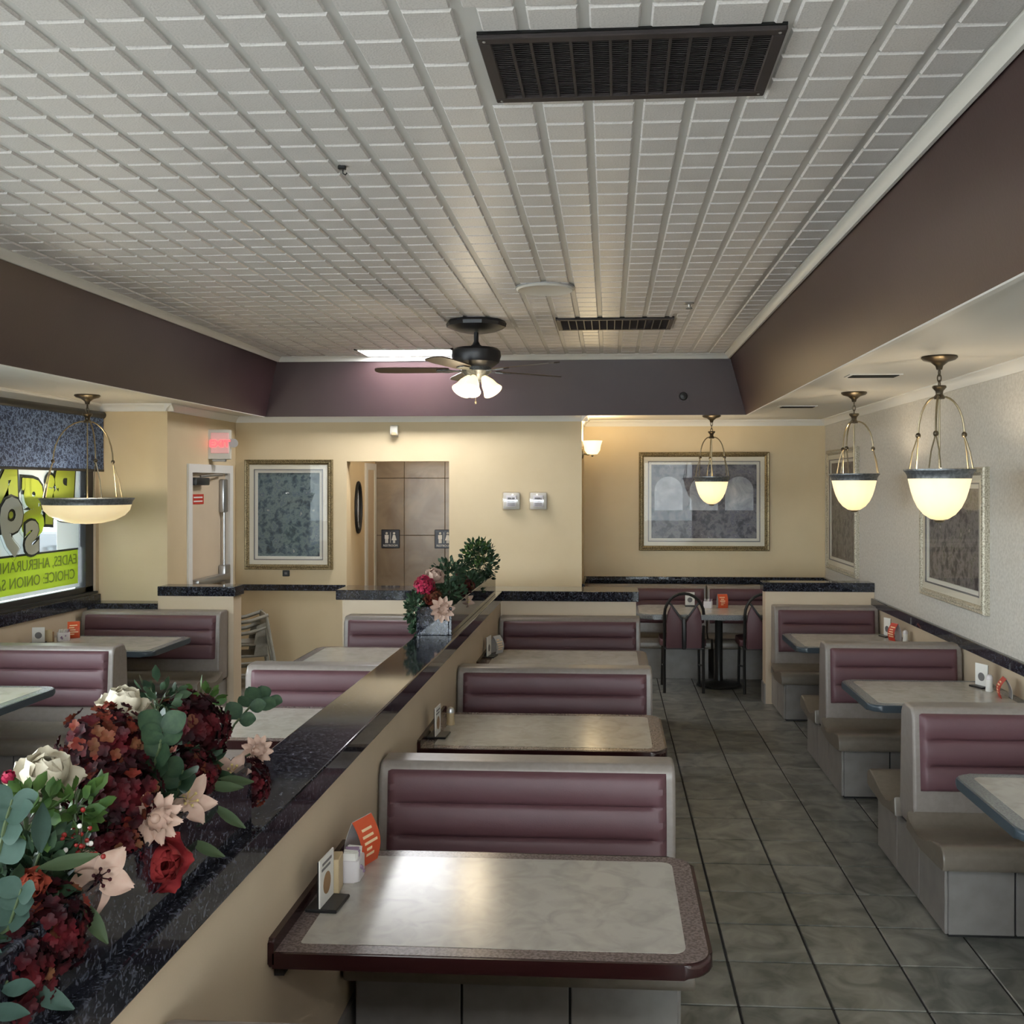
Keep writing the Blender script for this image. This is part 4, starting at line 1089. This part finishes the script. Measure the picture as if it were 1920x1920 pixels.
card_holder((-.775, 2.672), R(-4), 'white card with a brown oval on the foreground table')
tan_card((-.785, 2.775), R(5), 'tan card stack behind the white card on the foreground table')
sugar_caddy((-.757, 2.862), R(0), 'white sugar caddy with mauve spots on the foreground table')
tent_leaflet((-.757, 2.975), R(-20), 'orange folded leaflet leaning on the foreground table', .14, .10)
card_holder((-.785, 4.50), R(-3), 'white card in a black stand on the second table right of the partition')
shaker((-.765, 4.72), 'small shaker on the second table right of the partition', 'tan', .085)
card_holder((-.805, 6.60), R(-8), 'white card stand on the farthest table right of the partition', 'none')
tent_leaflet((-.775, 6.76), R(-30), 'folded leaflet on the farthest table right of the partition', .12, .08, 'grey')
card_holder((2.13, 5.775), R(205), 'white card stand on the nearer fully seen right table', 'none', .13, .09)
shaker((2.135, 5.665), 'white bottle on the nearer fully seen right table', 'card', .095)
tent_leaflet((2.155, 5.50), R(170), 'red folded leaflet on the nearer fully seen right table', .11, .09, 'print_red')
card_holder((2.12, 7.655), R(200), 'white card stand on the farthest right table', 'none', .14, .08)
tent_leaflet((2.13, 7.475), R(200), 'red folded leaflet on the farthest right table', .13, .08, 'print_red')
shaker((2.185, 7.40), 'white bottle on the farthest right table', 'card', .09)
card_holder((-4.165, 6.95), R(-75), 'white card on the window table under the painted window', 'disc', .115, .085)
tan_card((-4.14, 7.04), R(-60), 'tan card stack on the window table', .09)
sugar_caddy((-4.06, 7.10), R(-70), 'white sugar caddy on the window table')
tent_leaflet((-4.06, 7.24), R(-62), 'orange folded leaflet on the window table', .125, .085)
card_holder((.775, 9.48), R(-88), 'white card with a dark disc on the alcove table', 'disc', .13, .09)
sugar_caddy((.935, 9.36), R(80), 'white sugar caddy on the alcove table')
tent_leaflet((1.07, 9.38), R(-80), 'orange folded leaflet on the alcove table', .13, .095)

# ================================================================== PLANTERS AND FLOWERS
def planter(y0, y1, label):
    t = thing('planter_box', label, 'planter', (-.96, (y0 + y1) / 2, CZ1), 0, 'granite planters on the partition')
    a, L, h, th = .098, (y1 - y0) / 2, .155, .018
    for nm, q in (('side_slab', (-a, -a + th, -L, L)), ('side_slab', (a - th, a, -L, L)), ('end_slab', (-a + th, a - th, -L, -L + th)), ('end_slab', (-a + th, a - th, L - th, L))):
        MB().rbox(*q, 0, h, .003, 1).build(nm, 'granite', t, smooth=False)
    MB().box(-a + th, a - th, -L + th, L - th, .0, h - .025).build('floral_foam', mat('dark_floral_foam', (.02, .03, .015), .9), t, smooth=False)
planter(.75, 2.33, 'dark granite planter under the near flowers')
planter(5.36, 7.45, 'dark granite planter under the far flowers')

M['p_white'] = mat('ivory_petal', (.60, .555, .44), .5, trans=.12, noise=(12, (.66, .58, .42), .4, .7), spec=.2)
M['p_blush'] = mat('blush_petal', (.52, .37, .30), .6, trans=.1, noise=(25, (.46, .29, .22), .45, .7), spec=.2)
M['p_red'] = mat('red_peony_petal', (.30, .035, .035), .5, trans=.15, noise=(18, (.17, .012, .018), .4, .65), spec=.2)
M['p_coral'] = mat('coral_petal', (.42, .10, .055), .5, trans=.15, noise=(25, (.28, .035, .03), .4, .65), spec=.2)
M['p_pink'] = mat('crimson_petal', (.42, .025, .075), .5, trans=.15, noise=(25, (.26, .015, .04), .4, .65), spec=.2)
M['p_burg'] = mat('burgundy_floret', (.016, .002, .004), .6, trans=.06, noise=(22, (.095, .006, .010), .42, .72), spec=.2)
M['p_russet'] = mat('russet_floret', (.13, .017, .011), .6, trans=.06, noise=(22, (.12, .05, .022), .4, .65), spec=.2)
M['l_euc'] = mat('blue_green_leaf', (.034, .064, .050), .6, trans=.06, noise=(20, (.05, .088, .072), .4, .65), spec=.2)
M['l_dark'] = mat('dark_green_leaf', (.018, .040, .022), .5, trans=.12, noise=(25, (.045, .08, .04), .4, .65), spec=.2)
M['l_olive'] = mat('olive_green_leaf', (.048, .072, .032), .55, trans=.12, noise=(20, (.05, .08, .04), .4, .65), spec=.2)
M['l_lime'] = mat('fresh_green_leaf', (.060, .115, .026), .5, trans=.1, noise=(30, (.035, .08, .022), .4, .65), spec=.2)
M['stem'] = mat('green_stem', (.05, .075, .03), .6)
M['stem_pale'] = mat('pale_stem', (.28, .24, .18), .6)
M['berry'] = mat('red_berry', (.22, .015, .012), .25)
M['yellow'] = mat('pale_stamen', (.55, .42, .16), .6)

def petal(l, w, cup, belly, point=0.0, ruffle=0.0, curl=0.0, nu=8, nv=8):
    def fn(u, v):
        s = 2 * u - 1
        sh = math.sin(PI * min(1, (v * .82 + .10))) ** .6
        if point: sh *= (1 - v ** 3 * point)
        x = s * w / 2 * sh
        y = -cup * s * s * w + belly * math.sin(PI * v * .9) * l + curl * v * v * l
        z = l * v * (1 - .10 * s * s * (1 - point)) + ruffle * l * math.sin(s * 7) * v
        return (x, y, z)
    return MB().grid(fn, nu, nv)
def orient(axis):
    return Vector((0, 0, 1)).rotation_difference(Vector(axis).normalized()).to_euler()
def flower_root(name, label, cat, loc, axis, group):
    t = thing(name, label, cat, loc, 0, group); t.rotation_euler = orient(axis); return t
def add_stem(t, loc, foot, r=.003, m='stem'):
    """stem from the flower base to a point in the planter (given in world space)"""
    inv = (Matrix.Translation(loc) @ t.rotation_euler.to_matrix().to_4x4()).inverted()
    a = Vector((0, 0, -.002)); b = inv @ Vector(foot)
    mid = (a + b) / 2 + Vector((0, 0, -.02))
    MB().tube([a, mid, b], r, 5).build('stem', m, t)
PM = {}
def peony(loc, axis, d, m, label, group, foot=None, open_=1.0):
    t = flower_root('peony', label, 'flower', loc, axis, group)
    r = d / 2
    key = ('peony', m, round(d, 3))
    if key not in PM:
        PM[key] = [petal(r * 1.0, r * 1.05, .30, .22, 0, .02, -.25).mesh('petal', m, True, 180), petal(r * 1.1, r * 1.15, .25, .20, 0, .025, -.10).mesh('petal', m, True, 180), petal(r * 1.05, r * 1.1, .18, .12, 0, .03, .05).mesh('petal', m, True, 180)]
    for layer, (n, tilt, zz) in enumerate(((4, 12, .0), (5, 30 * open_, -.02), (6, 62 * open_, -.06))):
        for k in range(n):
            a = 2 * PI * k / n + layer * .6
            o = place('petal', PM[key][layer], t)
            o.matrix_local = Matrix.Rotation(a, 4, 'Z') @ Matrix.Translation((0, r * .10, zz * r)) @ Matrix.Rotation(-R(tilt + random.uniform(-6, 6)), 4, 'X')
    MB().ball((0, 0, r * .22), r * .30, 8, 6).build('flower_heart', m, t)
    if foot: add_stem(t, loc, foot)
    return t
def lily(loc, axis, d, m, label, group, foot=None, n=6, tilt=58, spots=False, ruff=.03, wid=.5, name='lily'):
    t = flower_root(name, label, 'flower', loc, axis, group)
    r = d / 2; key = (name, m, round(d, 3), wid)
    if key not in PM: PM[key] = petal(r * 1.15, r * 1.15 * wid * 1.35, .14, .16, .45, ruff, .10, 6, 8).mesh('petal', m, True, 180)
    for k in range(n):
        o = place('petal', PM[key], t)
        o.matrix_local = Matrix.Rotation(2 * PI * k / n + random.uniform(-.08, .08), 4, 'Z') @ Matrix.Translation((0, r * .05, -.004 * (k % 2))) @ Matrix.Rotation(-R(tilt + random.uniform(-8, 8) + (10 if k % 2 else 0)), 4, 'X')
    for k in range(6):
        a = 2 * PI * k / 6 + .3
        e = (r * .28 * math.cos(a), r * .28 * math.sin(a), r * .45)
        MB().tube([(0, 0, 0), (e[0] * .6, e[1] * .6, e[2] * .6), e], .0012, 4).ball(e, .0035, 6, 4).build('stamen', 'p_burg' if spots else 'yellow', t)
    MB().ball((0, 0, 0), r * .14, 8, 5).build('flower_heart', 'p_blush' if not spots else 'p_burg', t)
    if foot: add_stem(t, loc, foot)
    return t
def dahlia(loc, axis, d, m, label, group, foot=None):
    t = flower_root('dahlia', label, 'flower', loc, axis, group)
    r = d / 2; key = ('dahlia', m, round(d, 3))
    if key not in PM: PM[key] = [petal(r, r * .50, .14, .10, .08, .045, .08, 6, 6).mesh('petal', m, True, 180), petal(r * .72, r * .42, .18, .12, .08, .045, -.05, 6, 6).mesh('petal', m, True, 180)]
    for layer, (n, tilt) in enumerate(((11, 72), (9, 42))):
        for k in range(n):
            o = place('petal', PM[key][layer], t)
            o.matrix_local = Matrix.Rotation(2 * PI * k / n + layer * .3, 4, 'Z') @ Matrix.Rotation(-R(tilt + random.uniform(-9, 9)), 4, 'X')
    MB().ball((0, 0, r * .08), r * .2, 8, 6).build('flower_heart', 'p_blush', t)
    if foot: add_stem(t, loc, foot)
    return t
def hydrangea(loc, r, label, group, russet=.12, n=210, foot=None, main='p_burg'):
    t = thing('hydrangea', label, 'flower', loc, 0, group)
    mbs = {'p_burg': MB(), 'p_russet': MB()}
    ga = PI * (3 - math.sqrt(5))
    for k in range(n):
        z = 1 - 1.75 * (k + .5) / n
        rad = math.sqrt(max(0, 1 - z * z)); a = ga * k
        d = Vector((rad * math.cos(a), rad * math.sin(a), z))
        d = (d + Vector((random.uniform(-.15, .15), random.uniform(-.15, .15), random.uniform(-.15, .15)))).normalized()
        p = d * r * random.uniform(.78, 1.10)
        q = Matrix.Translation(p) @ Vector((0, 0, 1)).rotation_difference((d + Vector((random.uniform(-.4, .4), random.uniform(-.4, .4), random.uniform(-.3, .4)))).normalized()).to_matrix().to_4x4() @ Matrix.Rotation(random.uniform(0, 6), 4, 'Z')
        s = r * random.uniform(.15, .21)
        mb = mbs['p_russet' if random.random() < russet else 'p_burg']
        for j in range(4):
            b = j * PI / 2
            c_, s_ = math.cos(b), math.sin(b)
            loc4 = [(0, 0, 0), (.42, -.46, .22), (.80, -.40, .42), (1.0, 0, .20), (.80, .40, .42), (.42, .46, .22)]
            vs = [((x * c_ - y * s_) * s, (x * s_ + y * c_) * s, zz * s) for x, y, zz in loc4]
            mb.add(vs, [(0, 1, 2, 3), (0, 3, 4, 5)], q)
    mb = mbs['p_burg']
    o = mb.build('florets', main, t, angle=80); o['kind'] = 'stuff'
    if mbs['p_russet'].v:
        o = mbs['p_russet'].build('russet_florets', 'p_russet', t, angle=80); o['kind'] = 'stuff'
    MB().ball((0, 0, 0), r * .78, 12, 8).build('flower_core', 'p_burg', t)
    if foot: add_stem(t, loc, foot)
    return t
def leaf_mesh(l, w, m, point=.6, fold=.15, curl=.15):
    def fn(u, v):
        s = 2 * u - 1
        sh = math.sin(PI * min(1, v * .93 + .04)) ** (.75 if point < .5 else 1.0)
        x = s * w / 2 * sh
        y = fold * abs(s) * w * .5 + curl * v * v * l
        return (x, y, l * v)
    return MB().grid(fn, 4, 6).mesh('leaf', m)
LM = {}
def leaf(key, *args):
    if key not in LM: LM[key] = leaf_mesh(*args)
    return LM[key]
def eucalyptus(path, label, group, me, sizes=None, m='stem', pairs=4, name='eucalyptus_stem'):
    """path: world points from the foot to the tip"""
    base = Vector(path[0])
    t = thing(name, label, 'foliage', path[0], 0, group)
    P = [Vector(p) - base for p in path]
    MB().tube(P, [.003] * (len(P) - 1) + [.0015], 5).build('stem', m, t)
    L = len(P) - 1
    for k in range(pairs):
        s = (.30 + .70 * (k + .6) / pairs) * L
        i = min(int(s), L - 1); q = P[i].lerp(P[i + 1], s - i)
        d = (P[i + 1] - P[i]).normalized()
        side = d.cross(Vector((.3, -.5, .8))).normalized()
        for sg in (-1, 1):
            dirv = (side * sg * .9 + d * .55 + Vector((random.uniform(-.2, .3), -.25 + random.uniform(-.2, .2), random.uniform(-.1, .3)))).normalized()
            nrm = Vector((.45, -.75, .55)) + Vector((random.uniform(-.35, .35), random.uniform(-.3, .3), random.uniform(-.3, .3)))
            y = (nrm - dirv * nrm.dot(dirv)).normalized(); x = y.cross(dirv)
            mt = Matrix((x, y, dirv)).transposed().to_4x4(); mt.translation = q
            o = place('leaf', me, t); sc_ = random.uniform(.8, 1.1)
            o.matrix_local = mt @ Matrix.Scale(sc_, 4)
    return t
def single_leaf(loc, d, nrm, me, label, group, foot):
    t = thing('long_leaf', label, 'leaf', loc, 0, group)
    dv = Vector(d).normalized(); n = Vector(nrm); y = (n - dv * n.dot(dv)).normalized(); x = y.cross(dv)
    mt = Matrix((x, y, dv)).transposed().to_4x4()
    o = place('leaf_blade', me, t); o.matrix_local = mt
    MB().tube([(0, 0, 0), tuple((Vector(foot) - Vector(loc)) * .5 + Vector((0, 0, -.01))), tuple(Vector(foot) - Vector(loc))], .002, 5).build('stem', 'stem', t)
    return t
def bush(loc, rx, ry, rz, n, ls, m, label, group, foot=None, name='greenery_sprig'):
    t = thing(name, label, 'foliage', loc, 0, group)
    mb = MB()
    for k in range(n):
        d = Vector((random.gauss(0, 1), random.gauss(0, 1), random.gauss(0, 1))).normalized()
        rad = random.uniform(.45, 1.0)
        p = Vector((d.x * rx, d.y * ry, d.z * rz)) * rad
        dirv = (d + Vector((random.uniform(-.6, .6), random.uniform(-.6, .6), random.uniform(-.3, .7)))).normalized()
        q = Matrix.Translation(p) @ Vector((0, 0, 1)).rotation_difference(dirv).to_matrix().to_4x4() @ Matrix.Rotation(random.uniform(0, 6.28), 4, 'Z')
        s = ls * random.uniform(.7, 1.25)
        mb.add([(0, 0, 0), (.26 * s, .06 * s, .35 * s), (.24 * s, .08 * s, .68 * s), (0, .05 * s, s), (-.24 * s, .08 * s, .68 * s), (-.26 * s, .06 * s, .35 * s), (0, -.03 * s, .5 * s)],
               [(0, 1, 6), (1, 2, 6), (2, 3, 6), (3, 4, 6), (4, 5, 6), (5, 0, 6)], q)
    o = mb.build('leaves', m, t, angle=80); o['kind'] = 'stuff'
    tw = MB()
    for k in range(7):
        d = Vector((random.gauss(0, 1), random.gauss(0, 1), random.gauss(0, 1))).normalized() * .75
        d = Vector((d.x * rx, d.y * ry, d.z * rz))
        tw.tube([(0, 0, -rz * .6), tuple(d * .5), tuple(d)], .002, 4)
    tw.build('twigs', 'stem', t)
    if foot: MB().tube([(0, 0, 0), tuple(Vector(foot) - Vector(loc))], .004, 5).build('stem', 'stem', t)
    return t
def berries(loc, label, group, foot, n=30, r=.026):
    t = thing('berry_sprig', label, 'berries', loc, 0, group)
    tw = MB(); mb = MB()
    for k in range(n):
        d = Vector((random.gauss(0, .7), random.gauss(-.3, .7), random.gauss(.3, .6))) * r
        tw.tube([(0, 0, -.02), tuple(d * .6), tuple(d)], .0008, 4)
        if k < 4: MB().ball(tuple(d), random.uniform(.0032, .0046), 7, 5).build('white_berry', 'card', t)
        else: mb.ball(tuple(d), random.uniform(.0032, .0046), 7, 5)
    tw.build('twigs', 'stem', t)
    o = mb.build('red_berries', 'berry', t); o['kind'] = 'stuff'
    add_stem(t, loc, foot)
    return t

# ---- near arrangement
NG = 'near flower arrangement'
FX, FZ = -.96, 1.16
def ft(y): return (FX, y, FZ)
CAMD = Vector((.55, -.72, .45))
peony((-1.0, 1.96, 1.385), (.25, -.15, 1.0), .115, 'p_white', 'ivory peony at the very top of the near arrangement', NG, ft(1.95), .85)
peony((-1.0, 1.685, 1.325), (.35, -.40, 1.0), .125, 'p_white', 'wide open ivory peony at the left of the near arrangement', NG, ft(1.68), 1.0)
peony((-.885, 1.865, 1.128), (.7, -.75, .15), .135, 'p_red', 'red peony hanging over the granite planter side', NG, ft(1.86), .75)
peony((-.915, 1.50, 1.225), (.5, -.7, .45), .068, 'p_coral', 'small coral rose low on the left of the near arrangement', NG, ft(1.5), .8)
peony((-1.0, 1.585, 1.365), (.1, -.4, .8), .038, 'p_pink', 'crimson rosebud at the left edge of the photo', NG, ft(1.58), .35)
peony((-.93, 1.72, 1.165), (.6, -.5, .5), .055, 'p_coral', 'small coral rose beside the red peony', NG, ft(1.72), .8)
hydrangea((-.985, 2.25, 1.285), .085, 'darkest burgundy hydrangea at the upper right of the near arrangement', NG, .04, foot=ft(2.2))
hydrangea((-.985, 1.87, 1.345), .078, 'russet and burgundy hydrangea below the top ivory peony', NG, .38, foot=ft(1.87))
hydrangea((-.94, 1.82, 1.265), .078, 'burgundy hydrangea in the middle of the near arrangement', NG, .10, foot=ft(1.82))
hydrangea((-.925, 1.77, 1.185), .060, 'burgundy hydrangea just above the berry sprig', NG, .10, foot=ft(1.8))
hydrangea((-.905, 2.38, 1.12), .062, 'red-burgundy hydrangea at the right end of the near arrangement', NG, .04, foot=ft(2.25))
hydrangea((-.93, 2.11, 1.215), .066, 'burgundy hydrangea between the eucalyptus and the blush lilies', NG, .08, foot=ft(2.1))
hydrangea((-.905, 1.505, 1.150), .072, 'burgundy hydrangea low in the left corner of the near arrangement', NG, .06, foot=ft(1.5))
hydrangea((-.905, 1.42, 1.125), .070, 'burgundy hydrangea cut off by the left edge of the photo', NG, .10, foot=ft(1.42))
dahlia((-.895, 2.45, 1.185), (.55, -.8, .25), .085, 'p_blush', 'blush dahlia at the right end of the near arrangement', NG, ft(2.28))
lily((-.90, 2.30, 1.175), (.5, -.7, .5), .085, 'p_blush', 'blush lily next to the right hand dahlia', NG, ft(2.25), 5, 52)
dahlia((-.865, 1.825, 1.225), (.65, -.75, .2), .105, 'p_blush', 'blush dahlia above the red peony', NG, ft(1.82))
lily((-.872, 1.985, 1.205), (.6, -.6, .5), .105, 'p_blush', 'blush lily to the right of the central dahlia', NG, ft(1.98), 6, 55)
lily((-.868, 1.625, 1.192), (.65, -.7, .3), .100, 'p_blush', 'large blush lily with dark stamens hanging over the planter', NG, ft(1.62), 5, 62, True, .04, .62)
big_round = leaf('biground', .052, .047, 'l_dark', .2, .12, .10)
euc_round = leaf('eucround', .037, .033, 'l_euc', .2, .10, .10)
euc_big = leaf('eucbig', .048, .040, 'l_euc', .3, .10, .10)
long_l = leaf('longl', .088, .026, 'l_olive', .8, .2, .15)
long_g = leaf('longg', .085, .030, 'l_euc', .8, .2, .12)
eucalyptus([(-.95, 1.93, 1.17), (-.91, 1.90, 1.28), (-.88, 1.88, 1.345), (-.885, 1.90, 1.385)], 'dark round-leaved eucalyptus stem in the middle of the near arrangement', NG, big_round, pairs=4)
eucalyptus([(-.95, 2.0, 1.15), (-.88, 1.96, 1.23), (-.86, 1.94, 1.285)], 'dark round-leaved stem just above the central blush flowers', NG, big_round, pairs=3)
eucalyptus([(-.96, 2.30, 1.16), (-.955, 2.46, 1.25), (-.94, 2.56, 1.285), (-.925, 2.64, 1.275)], 'eucalyptus stem reaching out past the right end of the near arrangement', NG, big_round, pairs=4)
eucalyptus([(-.96, 1.45, 1.17), (-.93, 1.44, 1.28), (-.915, 1.44, 1.345), (-.91, 1.45, 1.38)], 'blue-green eucalyptus stem at the left edge above the coral rose', NG, euc_big, pairs=4)
eucalyptus([(-.95, 1.42, 1.16), (-.885, 1.40, 1.205), (-.865, 1.40, 1.265)], 'blue-green eucalyptus stem at the left edge below the coral rose', NG, euc_round, pairs=4)
eucalyptus([(-.97, 1.34, 1.12), (-.88, 1.335, 1.12), (-.86, 1.36, 1.15)], 'blue-green eucalyptus stem in the bottom left corner', NG, long_g, pairs=2)
single_leaf((-.905, 1.515, 1.275), (.05, -.05, 1), (.6, -.7, .2), long_g, 'upright pale green leaf at the left of the near arrangement', NG, ft(1.52))
single_leaf((-.90, 1.50, 1.255), (.75, .65, -.05), (.4, -.6, .7), long_l, 'olive leaf lying flat above the large blush lily', NG, ft(1.52))
single_leaf((-.868, 1.565, 1.18), (.35, .25, -.9), (.7, -.7, .2), long_l, 'olive leaf hanging down beside the large blush lily', NG, ft(1.58))
single_leaf((-.872, 2.12, 1.155), (.45, .2, -.5), (.5, -.6, .6), long_l, 'olive leaf hanging over the planter edge in the middle', NG, ft(2.12))
single_leaf((-.885, 2.10, 1.205), (.55, .5, -.25), (.5, -.6, .6), long_l, 'olive leaf pointing right beside the blush lily', NG, ft(2.12))
single_leaf((-.875, 2.16, 1.20), (.5, .75, -.35), (.5, -.6, .6), long_l, 'olive leaf under the right hand blush lily', NG, ft(2.16))
single_leaf((-.875, 2.0, 1.12), (.4, .4, -.45), (.5, -.6, .6), long_l, 'dark olive leaf right of the red peony', NG, ft(1.98))
single_leaf((-.87, 1.41, 1.12), (.6, .3, -.55), (.5, -.6, .6), long_g, 'grey-green leaf at the bottom left over the planter side', NG, ft(1.44))
bush((-.955, 1.56, 1.315), .045, .045, .045, 70, .036, 'l_lime', 'fresh green ivy tuft left of the burgundy flowers', NG, ft(1.56), 'ivy_tuft')
bush((-.93, 1.66, 1.30), .04, .04, .04, 60, .034, 'l_lime', 'fresh green ivy tuft under the wide open peony', NG, ft(1.66), 'ivy_tuft')
bush((-.925, 1.555, 1.25), .04, .04, .04, 50, .032, 'l_dark', 'green tuft behind the upright pale leaf', NG, ft(1.56), 'ivy_tuft')
bush((-1.02, 2.16, 1.375), .05, .07, .04, 46, .034, 'l_dark', 'leafy tips right of the top ivory peony', NG, ft(2.1))
bush((-1.02, 2.42, 1.315), .04, .06, .035, 40, .032, 'l_lime', 'fresh leafy tips above the darkest hydrangea', NG, ft(2.25))
for k, (yy, lab) in enumerate(((1.25, 'dark foliage filling the near planter, front end'), (1.55, 'dark foliage filling the near planter behind the coral rose'), (1.85, 'dark foliage filling the near planter, middle'), (2.15, 'dark foliage filling the near planter, right end'))):
    bush((-.965, yy, 1.20), .075, .16, .055, 170, .045, 'l_dark', lab, NG, None, 'filler_foliage')
berries((-.885, 1.60, 1.262), 'red and white berry sprig above the large blush lily', NG, ft(1.6))

# ---- far arrangement
FG = 'far flower arrangement'
bush((-.97, 7.32, 1.285), .14, .13, .17, 620, .038, 'l_dark', 'round dark green bush at the far end of the partition', FG, (-.96, 7.25, 1.15))
bush((-.98, 7.30, 1.36), .11, .10, .10, 200, .034, 'l_lime', 'fresh green tips on top of the round bush', FG, (-.96, 7.25, 1.15))
bush((-1.0, 6.05, 1.30), .10, .20, .10, 380, .034, 'l_dark', 'leafy green top of the far arrangement', FG, (-.96, 6.0, 1.15))
bush((-1.06, 5.62, 1.15), .09, .14, .13, 420, .032, 'l_dark', 'green trailing leaves over the left side of the far planter', FG, (-.96, 5.6, 1.16))
bush((-1.065, 5.50, 1.06), .045, .07, .08, 120, .038, 'l_dark', 'lowest trailing leaves at the near corner of the far planter', FG, (-.97, 5.55, 1.16))
bush((-.96, 6.75, 1.16), .09, .25, .08, 240, .045, 'l_dark', 'dark leaves low between the red flowers and the round bush', FG, None)
bush((-1.075, 5.42, 1.165), .05, .08, .10, 190, .032, 'l_dark', 'leafy spray hanging at the near left corner of the far planter', FG, (-.98, 5.5, 1.17))
bush((-.95, 5.75, 1.235), .09, .22, .07, 300, .032, 'l_dark', 'leaves packed between the far dahlia and peony', FG, (-.96, 5.8, 1.17))
hydrangea((-1.03, 5.45, 1.30), .052, 'crimson hydrangea at the upper left of the far arrangement', FG, 0, foot=(-.97, 5.5, 1.15), main='p_pink')
hydrangea((-.99, 5.48, 1.228), .05, 'russet hydrangea below the crimson one', FG, .95, foot=(-.97, 5.5, 1.15))
hydrangea((-.96, 6.45, 1.18), .07, 'burgundy hydrangea in the middle of the far arrangement', FG, .25, foot=(-.96, 6.4, 1.12))
hydrangea((-.935, 6.1, 1.17), .07, 'dark burgundy hydrangea beside the far blush dahlia', FG, .05, foot=(-.96, 6.1, 1.12))
hydrangea((-.98, 6.38, 1.25), .045, 'small russet hydrangea high in the far arrangement', FG, .9, foot=(-.96, 6.3, 1.15))
peony((-1.0, 5.58, 1.325), (.3, -.6, .7), .12, 'p_blush', 'pale blush peony at the top of the far arrangement', FG, (-.97, 5.6, 1.15), 1.0)
dahlia((-.915, 5.345, 1.180), (.35, -.92, .1), .150, 'p_blush', 'large blush dahlia facing out of the far arrangement', FG, (-.96, 5.6, 1.15))
lily((-.875, 6.0, 1.15), (.7, -.6, .2), .09, 'p_blush', 'narrow blush lily right of the far dahlia', FG, (-.95, 6.0, 1.15), 5, 40)
